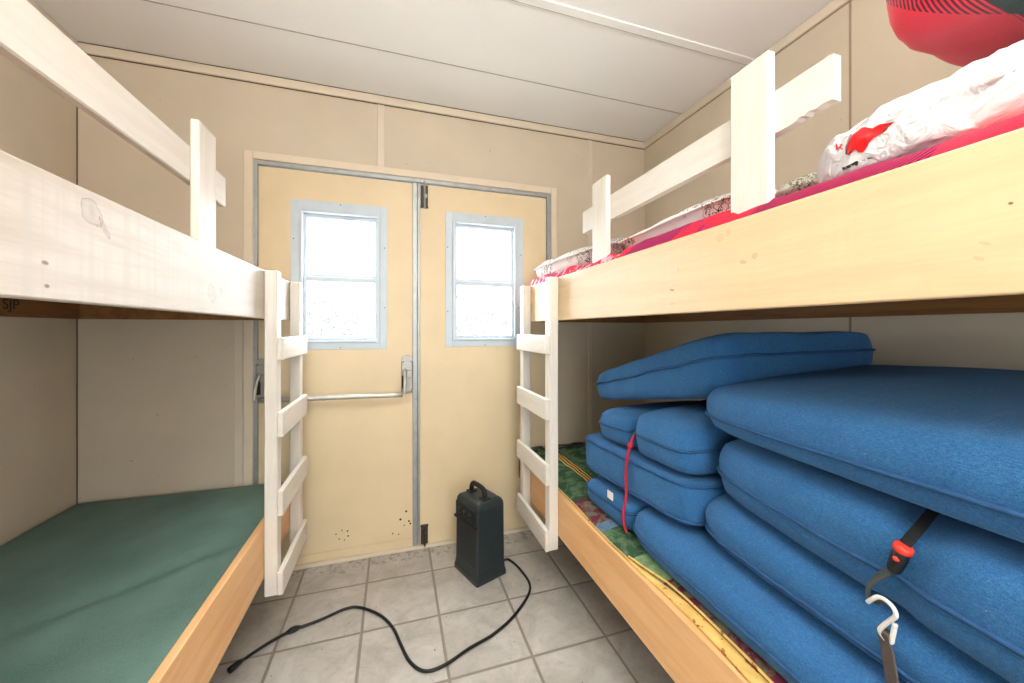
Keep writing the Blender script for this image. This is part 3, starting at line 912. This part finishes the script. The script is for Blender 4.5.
# --- patchwork quilt on the lower right bunk
def quilt():
    bm = bmesh.new()
    x0, x1, y0, y1 = FR + 0.004, XR - 0.004, -0.19, D - 0.012
    nx, ny = 60, 130
    def P(i, j):
        y = y0 + (y1 - y0) * j / ny
        wav = 0.006 * math.sin(y * 9 + 1) + 0.005 * fbm((0, y, 0), 2, 6)
        xs = x0 + (0.004 + wav + 0.008 if y < 1.84 else 0.02)
        x = xs + (x1 - xs) * (i / nx) ** 1.4
        u = (x - xs)
        z = 0.478 + 0.022 * (1 - math.exp(-u / 0.03)) + 0.006 * fbm((x, y, 0), 4, 11) + 0.004 * fbm((x, y, 0), 6, 26)
        if i == 0: z = 0.4855
        return Vector((x, y, z))
    g = [[bm.verts.new(P(i, j)) for j in range(ny + 1)] for i in range(nx + 1)]
    b = [[bm.verts.new((max(v.co.x, FR + TB + 0.001), v.co.y, 0.353)) for v in row] for row in g]
    for i in range(nx):
        for j in range(ny):
            bm.faces.new((g[i][j], g[i + 1][j], g[i + 1][j + 1], g[i][j + 1]))
    lip = [bm.verts.new((max(v.co.x, FR + TB + 0.001) , v.co.y, 0.484)) for v in g[0]]
    rim = [(i, 0) for i in range(nx)] + [(nx, j) for j in range(ny)] + [(nx - i, ny) for i in range(nx)] + [(0, ny - j) for j in range(ny)]
    for n_ in range(len(rim)):
        a, c = rim[n_], rim[(n_ + 1) % len(rim)]
        bm.faces.new((g[a[0]][a[1]], b[a[0]][a[1]], b[c[0]][c[1]], g[c[0]][c[1]]))
    bmesh.ops.delete(bm, geom=[v for v in lip], context='VERTS')
    bmesh.ops.recalc_face_normals(bm, faces=bm.faces)
    r = thing('patchwork_quilt', 'patchwork quilt with gold binding spread under the blue cushions', 'quilt', (1.14, 1.0, 0.353))
    obj('quilted_cover', bm, M['quilt'], r, smooth=True)
    # padded gold binding lying along the board
    bd = bmesh.new()
    pts, rad = [], []
    for t in range(120):
        y = -0.15 + 1.98 * t / 119
        wav = 0.006 * math.sin(y * 9 + 1) + 0.005 * fbm((0, y, 0), 2, 6)
        pts.append((FR + 0.018 + wav + 0.006 * max(0, min(1, (1.02 - y) / 0.22)), y, 0.4885 + 0.003 * fbm((1, y, 0), 8, 14)))
        rad.append(0.0035 + (0.0135 * max(0, min(1, (1.02 - y) / 0.22))))
    tube(bd, pts, rad, 10, flat=0.5)
    obj('binding', bd, M['gold'], r, smooth=True)
    f2 = bmesh.new()                              # second gold piping inside the near part
    pts = []
    for t in range(60):
        y = 0.0 + 1.0 * t / 59
        wav = 0.006 * math.sin(y * 9 + 1) + 0.005 * fbm((0, y, 0), 2, 6)
        pts.append((FR + 0.018 + 0.023 * max(0, min(1, (1.0 - y) / 0.14)) + wav + 0.002 * fbm((3, y, 0), 8, 10), y, 0.4975))
    tube(f2, pts, 0.0035, 6)
    obj('stitched_piping', f2, M['gold'], r, smooth=True)
quilt()

# --- blue cushions (x front ~0.76 towards the wall)
cushion('blue denim cushion lying on the quilt nearest the far wall, white tag at its edge',
        ((0.755, 1.400), (0.757, 1.085), (1.34, 1.085), (1.34, 1.400)), (0.500,) * 4, (0.600, 0.612, 0.635, 0.625), pipes=(0.45,), key='c5', p=7, edge=0.65, seed=2)
cushion('long blue denim cushion at the bottom of the pile, lint-speckled front along the quilt',
        ((0.742, 1.083), (0.724, 0.10), (1.50, 0.10), (1.45, 1.083)), (0.500,) * 4, (0.622, 0.620, 0.62, 0.62), pipes=(-0.25,), key='c6', p=9, edge=0.6, seed=3)
cushion('thick square blue cushion with boxed sides tied across by the red cord',
        ((0.775, 1.472), (0.785, 0.842), (1.36, 0.842), (1.36, 1.472)), (0.608, 0.635, 0.637, 0.632), (0.752, 0.772, 0.772, 0.757), pipes=(0.86, -0.86), key='c4', p=9, edge=0.88, bulge=0.015, seed=4)
cushion('small blue cushion behind the red cord, under the tilted top cushion',
        ((0.80, 1.385), (0.80, 1.135), (1.34, 1.135), (1.34, 1.385)), (0.757, 0.768, 0.772, 0.762), (0.890, 0.905, 0.91, 0.90), pipes=(0.0,), key='c2', p=5, edge=0.5, seed=5)
cushion('plump blue cushion just right of the red cord, on the thick square cushion',
        ((0.786, 1.122), (0.786, 0.848), (1.36, 0.888), (1.36, 1.122)), (0.770, 0.776, 0.776, 0.773), (0.932, 0.936, 0.975, 0.96), pipes=(-0.05,), key='c3', p=6, edge=0.62, seed=6)
cushion('tilted blue denim cushion on top of the left stack, just below the upper bunk',
        ((0.830, 1.455), (0.856, 0.822), (1.52, 0.810), (1.50, 1.455)), (0.890, 1.005, 1.03, 0.91), (1.025, 1.225, 1.225, 1.06), pipes=(0.15,), key='c1', p=10, edge=0.62, wr=0.007, seed=7)
cushion('folded blue cushion under the black strap, lower layer resting on the long bottom cushion',
        ((0.806, 0.855), (0.772, 0.05), (1.52, 0.05), (1.52, 0.86)), (0.622,) * 4, (0.760, 0.724, 0.760, 0.760), pipes=(-0.6,), key='c9', p=7, edge=0.5, bulge=0.04, seed=8)
def pinch(P, u, v, w):
    d = abs(P.y - 0.372 - (P.z - 0.86) * -0.25)
    f = math.exp(-(d / 0.028) ** 2)
    if v < 0.2:
        P.x += 0.014 * f * (1 if v < -0.7 else 0.5)
        if w > 0: P.z -= 0.012 * f
    return P
cushion('blue cushion pressed in by the black strap and hook, under the wide top cushion',
        ((0.838, 0.835), (0.728, 0.04), (1.50, 0.04), (1.50, 0.835)), (0.764, 0.728, 0.764, 0.764), (0.920, 0.916, 0.920, 0.920), pipes=(-0.35,), key='c8', p=8, edge=0.55, ledge=0.93, bulge=0.03, seed=9, deform=pinch, N=44)
cushion('wide plump blue cushion on top of the strapped cushions, nearest the viewer',
        ((0.822, 0.878), (0.728, 0.03), (1.52, 0.03), (1.52, 0.870)), (0.922, 0.918, 0.924, 0.924), (1.060, 1.090, 1.135, 1.115), pipes=(-0.45,), key='c7', p=6, edge=0.55, bulge=0.04, seed=10, N=40)

# white tag on the lower far cushion (part of the cushion it is sewn to)
tg = bmesh.new()
box(tg, 0.741, 0.745, 1.165, 1.20, 0.590, 0.618, 0.0015, 1)
c5 = [o for o in COL.objects if o.name.startswith('denim_cushion') and 'white tag' in o.get('label', '')][0]
obj('tag', tg, M['tag'], c5)

# --- red cord round the far bundle
pts = [(1.30, 1.105, 0.95), (1.10, 1.105, 0.94), (0.90, 1.108, 0.905), (0.835, 1.110, 0.875), (0.795, 1.112, 0.835), (0.776, 1.115, 0.79), (0.768, 1.118, 0.745), (0.766, 1.120, 0.69), (0.766, 1.118, 0.63), (0.752, 1.112, 0.58), (0.747, 1.105, 0.545), (0.75, 1.092, 0.515)]
cd = thing('bungee_cord', 'thin red cord tied down the front of the far cushion bundle', 'cord', (0.77, 1.11, 0.5))
cb = bmesh.new(); tube(cb, catmull(pts, 6), 0.005, 8)
obj('cord', cb, M['cord_red'], cd, smooth=True)
kb = bmesh.new(); bmesh.ops.create_icosphere(kb, subdivisions=2, radius=0.011)
bmesh.ops.translate(kb, verts=kb.verts, vec=(0.778, 1.113, 0.80))
obj('knot', kb, M['cord_red'], cd, smooth=True)

# --- tie-down strap over the near stack
st = thing('tie_down_strap', 'black strap with red-capped buckle and grey hook over the near cushions', 'strap', (0.76, 0.38, 0.76), 'tie-down straps on the near cushions')
b_ = bmesh.new()
pc = catmull([(0.900, 0.384, 0.905), (0.848, 0.379, 0.903), (0.800, 0.371, 0.892), (0.776, 0.371, 0.879), (0.764, 0.375, 0.864)], 5)
ribbon(b_, pc, [(0.25, 1, 0.35)] * len(pc), 0.014, 0.003, [(-1, 0.2, 0.3)] * len(pc))
obj('webbing', b_, M['webbing'], st)
q0, q9 = Vector((0.7600, 0.3745, 0.8620)), Vector((0.7560, 0.3860, 0.8170))
dirv = (q9 - q0).normalized()
bk = bmesh.new()
LB = (q9 - q0).length
tube(bk, [q0, q0 + dirv * LB * 0.15, q0 + dirv * LB * 0.5, q0 + dirv * LB * 0.85, q9], [0.0125, 0.0160, 0.0165, 0.0145, 0.009], 12, flat=0.65)
obj('buckle', bk, M['black'], st, smooth=True)
rc = bmesh.new(); tube(rc, [q0 - dirv * 0.004, q0 - dirv * 0.001, q0 + dirv * 0.007], [0.011, 0.0160, 0.0163], 12, flat=0.75)
obj('buckle_cap', rc, M['red_plastic'], st, smooth=True)
rb = bmesh.new(); bmesh.ops.create_icosphere(rb, subdivisions=2, radius=0.0048)
bmesh.ops.translate(rb, verts=rb.verts, vec=q0 + dirv * LB * 0.42 + Vector((-0.0125, -0.003, 0.002)))
obj('release_button', rb, M['red_plastic'], st, smooth=True)
hk = bmesh.new()
hp = [q9 - dirv * 0.006, (0.756, 0.395, 0.809), (0.757, 0.407, 0.793), (0.757, 0.417, 0.774), (0.757, 0.419, 0.759), (0.757, 0.414, 0.752), (0.756, 0.404, 0.756), (0.755, 0.400, 0.764)]
cp_ = catmull(hp, 5)
tube(hk, cp_, [0.0075 - 0.0040 * min(1, 2.2 * t / (len(cp_) - 1)) for t in range(len(cp_))], 8)
obj('hook', hk, M['hook_dark'], st, smooth=True)
s2 = thing('tie_down_strap', 'grey-brown strap hanging from a white hook at the lower edge of the near cushions', 'strap', (0.765, 0.39, 0.60), 'tie-down straps on the near cushions')
hw = bmesh.new()
hp = [(0.754, 0.418, 0.747), (0.752, 0.411, 0.757), (0.751, 0.402, 0.767), (0.751, 0.392, 0.768), (0.752, 0.383, 0.762), (0.753, 0.381, 0.751), (0.755, 0.388, 0.739), (0.756, 0.397, 0.724), (0.757, 0.403, 0.712), (0.760, 0.403, 0.704), (0.760, 0.396, 0.699), (0.758, 0.389, 0.702), (0.757, 0.387, 0.712), (0.756, 0.383, 0.736)]
tube(hw, catmull(hp, 5), 0.0034, 8)
obj('hook', hw, M['hook_white'], s2, smooth=True)
bw = bmesh.new()
pp = catmull([(0.766, 0.399, 0.716), (0.759, 0.3985, 0.712), (0.760, 0.398, 0.700), (0.763, 0.397, 0.689), (0.764, 0.393, 0.660), (0.765, 0.390, 0.633), (0.770, 0.388, 0.600), (0.765, 0.388, 0.56), (0.735, 0.388, 0.53), (0.725, 0.388, 0.506)], 4)
wd = [0.017 + 0.004 * min(1, t / 14) for t in range(len(pp))]
ribbon(bw, pp, [(0.3, 1, 0.1)] * len(pp), wd, 0.003, [(-1, 0.3, 0)] * len(pp))
obj('webbing', bw, M['brown_web'], s2)

# --- upper right bunk: cover, pillows, bag
def cover():
    bm = bmesh.new()
    x0, x1, y0, y1 = FR + TB - 0.002, XR - 0.002, -0.19, 1.87
    nx, ny = 30, 140
    def P(i, j):
        y = y0 + (y1 - y0) * j / ny
        x = x0 + (x1 - x0) * (i / nx) ** 1.5
        u = i / nx
        puff = 0.026 + 0.012 * fbm((0, y, 0), 3, 7) + (0.012 if y > 0.62 and y < 1.05 else 0) + 0.016 * max(0, min(1, (y - 1.3) / 0.4))
        z = 1.424 + (puff + 0.012) * (1 - math.exp(-u / 0.022)) + 0.006 * fbm((x, y, 0), 4, 14)
        return Vector((x, y, z))
    g = [[bm.verts.new(P(i, j)) for j in range(ny + 1)] for i in range(nx + 1)]
    b = [[bm.verts.new((v.co.x, v.co.y, 1.341)) for v in row] for row in g]
    for i in range(nx):
        for j in range(ny):
            bm.faces.new((g[i][j], g[i + 1][j], g[i + 1][j + 1], g[i][j + 1]))
    rim = [(i, 0) for i in range(nx)] + [(nx, j) for j in range(ny)] + [(nx - i, ny) for i in range(nx)] + [(0, ny - j) for j in range(ny)]
    for n_ in range(len(rim)):
        a, c = rim[n_], rim[(n_ + 1) % len(rim)]
        bm.faces.new((g[a[0]][a[1]], b[a[0]][a[1]], b[c[0]][c[1]], g[c[0]][c[1]]))
    bmesh.ops.recalc_face_normals(bm, faces=bm.faces)
    for v in bm.verts:                          # cover laps onto the board's top edge
        if v.co.z > 1.4 and v.co.x < x0 + 0.004: v.co.x = FR + 0.006; v.co.z = 1.4345 + 0.004 * abs(fbm((0, v.co.y, 0), 5, 20))
    o = obj('bed_cover', bm, M['pink'], None, smooth=True, at=(1.14, 1.0, 1.341))
    tag(o, 'red and raspberry plaid cover spread over the upper right bunk', 'bedspread')
cover()

def loose_pillow(name, label, cat, corn, zb, zt, mat, **k):
    base = (sum(c[0] for c in corn) / 4, sum(c[1] for c in corn) / 4, min(zb))
    bm, loops = pillow_bm(corn, zb, zt, **k)
    r = thing(name, label, cat, base)
    o = obj('pillowcase', bm, mat, r, smooth=True)
    return r, o, loops
def hem(r, loops, mat):
    obj('seam', piping_bm(loops, 0.0, 0.003), mat, r, smooth=True)
PG = 'pillows on the upper right bunk'
r, o, lp = loose_pillow('pillow', 'white floral pillow at the door end of the upper right bunk', 'pillow',
    ((0.735, 1.99), (0.735, 1.17), (1.25, 1.17), (1.25, 1.99)), (1.470, 1.462, 1.46, 1.46), (1.60, 1.565, 1.60, 1.60), M['floral'], p=9, edge=0.06, wr=0.010, seed=21, N=32)
hem(r, lp, M['floral']); r['group'] = PG
r, o, lp = loose_pillow('pillow', 'white pillow with dark scrollwork between the two guard posts', 'pillow',
    ((0.745, 1.16), (0.75, 0.66), (1.28, 0.66), (1.28, 1.16)), (1.462,) * 4, (1.535, 1.578, 1.60, 1.57), M['floral'], p=7, edge=0.08, wr=0.010, seed=22, N=32)
hem(r, lp, M['floral']); r['group'] = PG
r, o, lp = loose_pillow('pillow', 'pale sage pillow peeking out beside the taller guard post', 'pillow',
    ((0.80, 0.645), (0.80, 0.47), (1.20, 0.49), (1.20, 0.645)), (1.458,) * 4, (1.550, 1.535, 1.55, 1.55), M['floral_sage'], p=4, edge=0.2, wr=0.008, seed=23, N=24)
r['group'] = PG
r, o, lp = loose_pillow('pillow', 'pale printed pillow beneath the red tartan pillow, behind the plastic bag', 'pillow',
    ((0.99, 0.425), (0.99, -0.20), (1.54, -0.20), (1.54, 0.44)), (1.462,) * 4, (1.735, 1.715, 1.725, 1.745), M['floral_sage'], p=4, edge=0.5, wr=0.012, seed=24, N=28)
r['group'] = PG

# plastic bag
def bagdef(P, u, v, w):
    a = 0.012 * abs(fbm((P.x, P.y, P.z), 31, 16)) + 0.008 * abs(fbm((P.x, P.y, P.z), 32, 34))
    P.z -= a * (1 if w > 0 else 0)
    P.x += a * 0.8 if v < 0 else 0
    return P
bag_c = ((0.735, 0.535), (0.722, -0.05), (1.02, -0.05), (1.02, 0.52))
bgm, lp = pillow_bm(bag_c, (1.462, 1.460, 1.464, 1.464), (1.580, 1.585, 1.62, 1.625), p=3.4, edge=0.42, bulge=0.02, wr=0.012, wscale=12, seed=30, N=56, K=10, deform=bagdef)
bvh_bag = BVHTree.FromBMesh(bgm)
bag = thing('plastic_bag', 'stuffed white plastic bag with a torn-edged red emblem on the upper bunk', 'bag', (0.88, 0.22, 1.452))
obj('bag_film', bgm, M['bag'], bag, smooth=True)
EYE = Vector((0.0, 0.0, 1.2))
def decal(poly, name, mat, off=0.0015, sub=7):
    """print lying on the bag: polygon in the bag's own (y, z) chart pressed on to the film along +x"""
    bm = bmesh.new()
    vs_ = [bm.verts.new((0, y, z)) for y, z in poly]
    f = bm.faces.new(vs_)
    bmesh.ops.triangulate(bm, faces=[f])
    for _ in range(sub):
        long_ = [e for e in bm.edges if e.calc_length() > 0.005]
        if not long_: break
        bmesh.ops.subdivide_edges(bm, edges=long_, cuts=1)
        bmesh.ops.triangulate(bm, faces=[f for f in bm.faces if len(f.verts) > 3])
    for v in bm.verts:
        h = bvh_bag.ray_cast(Vector((0.4, v.co.y, v.co.z)), Vector((1, 0, 0)))
        if h[0] is None:
            h = bvh_bag.find_nearest(Vector((0.75, v.co.y, v.co.z)))
        n = h[1] if h[1].x < 0 else -h[1]
        v.co = h[0] + n * off
    bmesh.ops.recalc_face_normals(bm, faces=bm.faces)
    return obj(name, bm, mat, bag, smooth=True)
emblem = [(0.437, 1.535), (0.425, 1.537), (0.414, 1.536), (0.406, 1.53), (0.397, 1.532), (0.39, 1.53), (0.377, 1.525), (0.384, 1.524), (0.391, 1.525), (0.388, 1.52), (0.391, 1.516), (0.397, 1.514), (0.403, 1.512), (0.409, 1.508), (0.413, 1.502), (0.418, 1.496), (0.424, 1.499), (0.427, 1.506), (0.432, 1.503), (0.436, 1.499), (0.44, 1.503)]
decal(emblem, 'printed_emblem', M['print_red'])
for p in ([(0.44, 1.54), (0.437, 1.538), (0.438, 1.52), (0.439, 1.502), (0.441, 1.504), (0.44, 1.521)],
          [(0.434, 1.543), (0.432, 1.542), (0.417, 1.557), (0.419, 1.559)]):
    decal(p, 'printed_line', M['print_black'], 0.0022)
for p in ([(0.451, 1.485), (0.445, 1.484), (0.442, 1.479), (0.448, 1.479)], [(0.443, 1.484), (0.436, 1.484), (0.435, 1.479), (0.442, 1.479)], [(0.437, 1.484), (0.427, 1.486), (0.424, 1.483), (0.432, 1.48)],
          [(0.43, 1.485), (0.425, 1.485), (0.426, 1.478), (0.429, 1.479)], [(0.42, 1.484), (0.414, 1.483), (0.414, 1.482), (0.419, 1.483)], [(0.411, 1.484), (0.404, 1.482), (0.403, 1.48), (0.411, 1.482)]):
    decal(p, 'printed_letter', M['print_black'])
for p in ([(0.469, 1.537), (0.467, 1.537), (0.465, 1.525), (0.468, 1.522)], [(0.466, 1.528), (0.461, 1.53), (0.461, 1.526), (0.465, 1.525)], [(0.461, 1.533), (0.458, 1.533), (0.459, 1.521), (0.462, 1.521)],
          [(0.459, 1.532), (0.453, 1.527), (0.453, 1.525), (0.459, 1.53)], [(0.458, 1.525), (0.454, 1.524), (0.454, 1.522), (0.458, 1.522)], [(0.453, 1.519), (0.449, 1.519), (0.448, 1.516), (0.452, 1.516)]):
    decal(p, 'printed_letter', M['print_red'])

# red tartan pillow on top
r, o, lp = loose_pillow('tartan_pillow', 'red tartan flannel pillow on top of the heap on the upper right bunk', 'pillow',
    ((0.86, 0.488), (0.84, -0.25), (1.45, -0.25), (1.45, 0.488)), (1.755, 1.705, 1.715, 1.755), (1.96, 1.98, 2.0, 1.98), M['tartan'], p=5, edge=0.62, bulge=0.04, wr=0.014, seed=40, N=36)
me = o.data
uvl = me.uv_layers.new(name='weave')
og = origin(r)
for lpi in me.loops:
    co = me.vertices[lpi.vertex_index].co + og
    uvl.data[lpi.index].uv = (0.58 - co.y + 0.05 * (co.x - 0.85) + 3.6, co.z + 1.08 * (0.44 - co.y) - 0.343 * (co.x - 0.87) - 1.555 + 3.6)

# ------------------------------------------------------------------ heater
def heater():
    A, N_, Rg = Vector((0.286, 1.904, 0)), Vector((0.365, 1.706, 0)), Vector((0.53, 1.77, 0))
    fdir = (N_ - A).normalized()                     # along the front panel, towards the viewer
    sdir = Vector((-fdir.y, fdir.x, 0))              # from the front panel to the rear
    if sdir.dot(Rg - N_) < 0: sdir = -sdir
    W_, T_ = 0.213, 0.177
    cen = A + fdir * W_ / 2 + sdir * T_ / 2
    ang = math.atan2(fdir.y, fdir.x)
    root = thing('space_heater', 'black portable electric heater with carry handle standing on the tiles', 'heater', (cen.x, cen.y, 0))
    R = Matrix.Rotation(ang, 3, 'Z')
    flip = (R @ Vector((0, 1, 0))).dot(sdir)
    sg = 1 if flip > 0 else -1
    def T(x, y, z): return cen + R @ Vector((x, y * sg, 0)) + Vector((0, 0, z))
    def prism(sections, n=10, pr=6):
        bm = bmesh.new(); rings = []
        M_ = 40
        for (z, hw, ht, ox, oy) in sections:
            ring = []
            for i in range(M_):
                a = 2 * PI * i / M_
                c_, s_ = math.cos(a), math.sin(a)
                x = hw * math.copysign(abs(c_) ** (2 / pr), c_); y = ht * math.copysign(abs(s_) ** (2 / pr), s_)
                ring.append(bm.verts.new(T(x + ox, y + oy, z)))
            rings.append(ring)
        for a, b in zip(rings, rings[1:]):
            for i in range(M_): bm.faces.new((a[i], a[(i + 1) % M_], b[(i + 1) % M_], b[i]))
        bm.faces.new(list(reversed(rings[0]))); bm.faces.new(rings[-1])
        bmesh.ops.recalc_face_normals(bm, faces=bm.faces)
        return bm
    hw, ht = W_ / 2 - 0.007, T_ / 2 - 0.007
    body = prism([(0.03, hw + 0.003, ht + 0.003, 0, 0), (0.06, hw, ht, 0, 0), (0.2, hw - 0.001, ht - 0.001, 0, 0), (0.345, hw - 0.002, ht - 0.002, 0, 0), (0.358, hw - 0.005, ht - 0.004, 0, 0), (0.371, hw - 0.012, ht - 0.011, 0, 0), (0.378, hw - 0.028, ht - 0.027, 0, 0)], pr=22)
    obj('body', body, M['heater'], root, smooth=False)
    base = prism([(0.0, W_ / 2, T_ / 2, 0, 0), (0.016, W_ / 2, T_ / 2, 0, 0), (0.040, W_ / 2 - 0.006, T_ / 2 - 0.006, 0, 0), (0.058, W_ / 2 - 0.0065, T_ / 2 - 0.0065, 0, 0)], pr=22)
    obj('base', base, M['heater'], root)
    def slab(x0, x1, y0, y1, z0, z1, bev=0.003):
        bm = bmesh.new(); box(bm, x0, x1, y0, y1, z0, z1, bev, 2)
        for v in bm.verts: v.co = T(v.co.x, v.co.y, v.co.z)
        bmesh.ops.recalc_face_normals(bm, faces=bm.faces)
        return bm
    yf = -(ht - 0.006)
    panel = obj('control_panel', slab(-hw + 0.012, hw - 0.012, yf - 0.012, yf + 0.01, 0.268, 0.345), M['heater_dark'], root)
    for kx in (-0.045, 0.0, 0.045):
        kb_ = bmesh.new()
        rr = bmesh.ops.create_cone(kb_, cap_ends=True, segments=20, radius1=0.016, radius2=0.013, depth=0.016)
        bmesh.ops.rotate(kb_, verts=kb_.verts, cent=(0, 0, 0), matrix=Matrix.Rotation(PI / 2, 3, 'X'))
        for v in kb_.verts: v.co = T(v.co.x + kx, v.co.y + yf - 0.02, v.co.z + 0.312)
        bmesh.ops.recalc_face_normals(kb_, faces=kb_.faces)
        obj('knob', kb_, M['black'], panel, smooth=False)
    lpz = obj('panel_lip', slab(-hw + 0.004, hw - 0.004, yf - 0.018, yf + 0.01, 0.262, 0.274), M['black'], root)
    gr = bmesh.new()
    for i in range(16):
        z = 0.075 + i * 0.0115
        b2 = bmesh.new(); 
        box(gr, -hw + 0.018, hw - 0.018, yf - 0.006, yf + 0.006, z, z + 0.005)
    for v in gr.verts: v.co = T(v.co.x, v.co.y, v.co.z)
    bmesh.ops.recalc_face_normals(gr, faces=gr.faces)
    obj('grille', gr, M['heater_dark'], root)
    obj('grille_backing', slab(-hw + 0.014, hw - 0.014, yf - 0.002, yf + 0.01, 0.068, 0.258, 0.002), M['black'], root)
    hd = bmesh.new()
    L = 0.058
    hp = [T(-L, -0.01, 0.372), T(-L, -0.01, 0.400), T(-L + 0.012, -0.01, 0.421), T(-0.02, -0.01, 0.426), T(0.02, -0.01, 0.424), T(L - 0.012, -0.01, 0.417), T(L, -0.01, 0.398), T(L, -0.01, 0.372)]
    pts = catmull(hp, 5)
    tube(hd, pts, 0.0125, 10)
    hdl = obj('handle', hd, M['black'], root, smooth=True)
    for ex in (-L, L):
        obj('handle_foot', slab(ex - 0.02, ex + 0.02, -0.032, 0.012, 0.374, 0.384, 0.003), M['heater_dark'], hdl)
    # cord
    cp = [T(0.055, T_ / 2 - 0.02, 0.045), T(0.06, T_ / 2 + 0.012, 0.035), (0.565, 1.85, 0.012), (0.598, 1.766, 0.0062), (0.600, 1.629, 0.0062), (0.495, 1.505, 0.0062), (0.378, 1.427, 0.0062), (0.27, 1.388, 0.0062), (0.171, 1.345, 0.0062), (0.101, 1.341, 0.0062), (0.053, 1.394, 0.0062), (0.023, 1.479, 0.0062), (-0.006, 1.573, 0.0062), (-0.059, 1.661, 0.0062), (-0.142, 1.732, 0.0062), (-0.203, 1.742, 0.0062), (-0.293, 1.707, 0.0062), (-0.393, 1.679, 0.0062), (-0.455, 1.644, 0.0062), (-0.507, 1.60, 0.0062), (-0.530, 1.572, 0.0075)]
    cbm = bmesh.new(); tube(cbm, catmull(cp, 6), 0.0058, 8)
    pc_ = obj('power_cord', cbm, M['black'], root, smooth=True)
    jn = bmesh.new(); tube(jn, [(-0.362, 1.690, 0.0075), (-0.378, 1.684, 0.0082), (-0.392, 1.679, 0.0082), (-0.408, 1.671, 0.0075)], [0.008, 0.015, 0.015, 0.008], 10, flat=0.6)
    obj('cord_joint', jn, M['black'], pc_, smooth=True)
    pl = bmesh.new(); tube(pl, [(-0.522, 1.582, 0.009), (-0.533, 1.568, 0.0105), (-0.545, 1.551, 0.0105), (-0.552, 1.542, 0.0105)], [0.007, 0.011, 0.0125, 0.012], 10, flat=0.8)
    dv = Vector((-0.011, -0.0155, 0)).normalized(); sv = Vector((-dv.y, dv.x, 0))
    plug = obj('plug', pl, M['black'], pc_, smooth=True)
    pr_ = bmesh.new()
    for s_ in (-1, 1):
        c0 = Vector((-0.552, 1.542, 0.0105)) + sv * 0.006 * s_
        tube(pr_, [c0, c0 + dv * 0.018], 0.0022, 6)
heater()

# ------------------------------------------------------------------ outside
structure('ground_outside', B(-12, 12, D + 0.12, 20, -0.55, -0.45), M['ground'])
def tree(label, x, y, h, w, seed, n=1800):
    r = thing('tree', label, 'tree', (x, y, -0.45))
    rr = random.Random(seed)
    tk = bmesh.new()
    tube(tk, catmull([(x, y, -0.45), (x + 0.05, y, h * 0.25), (x - 0.04, y + 0.03, h * 0.55), (x, y, h * 0.85)], 4), [0.07 - 0.004 * i for i in range(13)], 8)
    for i in range(7):
        a = rr.uniform(0, 2 * PI); z = h * rr.uniform(0.25, 0.6)
        tube(tk, catmull([(x, y, z), (x + math.cos(a) * w * 0.4, y + math.sin(a) * w * 0.4, z + 0.3 * h * 0.5), (x + math.cos(a) * w * 0.8, y + math.sin(a) * w * 0.8, z + 0.45 * h * 0.6)], 3), [0.03, 0.026, 0.022, 0.018, 0.014, 0.010, 0.006], 6)
    obj('trunk', tk, M['bark'], r, smooth=True)
    lf = bmesh.new()
    for i in range(n):
        while True:
            p = Vector((rr.uniform(-1, 1), rr.uniform(-1, 1), rr.uniform(-1, 1)))
            if p.length < 1: break
        c_ = Vector((x + p.x * w, y + p.y * w, h * 0.62 + p.z * h * 0.42))
        s_ = rr.uniform(0.025, 0.055)
        a = Vector((rr.gauss(0, 1), rr.gauss(0, 1), rr.gauss(0, 1))).normalized()
        b = a.cross(Vector((rr.gauss(0, 1), rr.gauss(0, 1), rr.gauss(0, 1)))).normalized()
        q = [lf.verts.new(c_ + a * s_), lf.verts.new(c_ + b * s_ * 0.5), lf.verts.new(c_ - a * s_), lf.verts.new(c_ - b * s_ * 0.5)]
        lf.faces.new(q)
    obj('foliage', lf, M['leaf'], r)
tree('washed-out leafy bush outside the left door window', -1.1, 6.0, 1.55, 1.0, 5)
tree('washed-out leafy bush outside the right door window', 1.05, 6.2, 1.75, 1.1, 6)
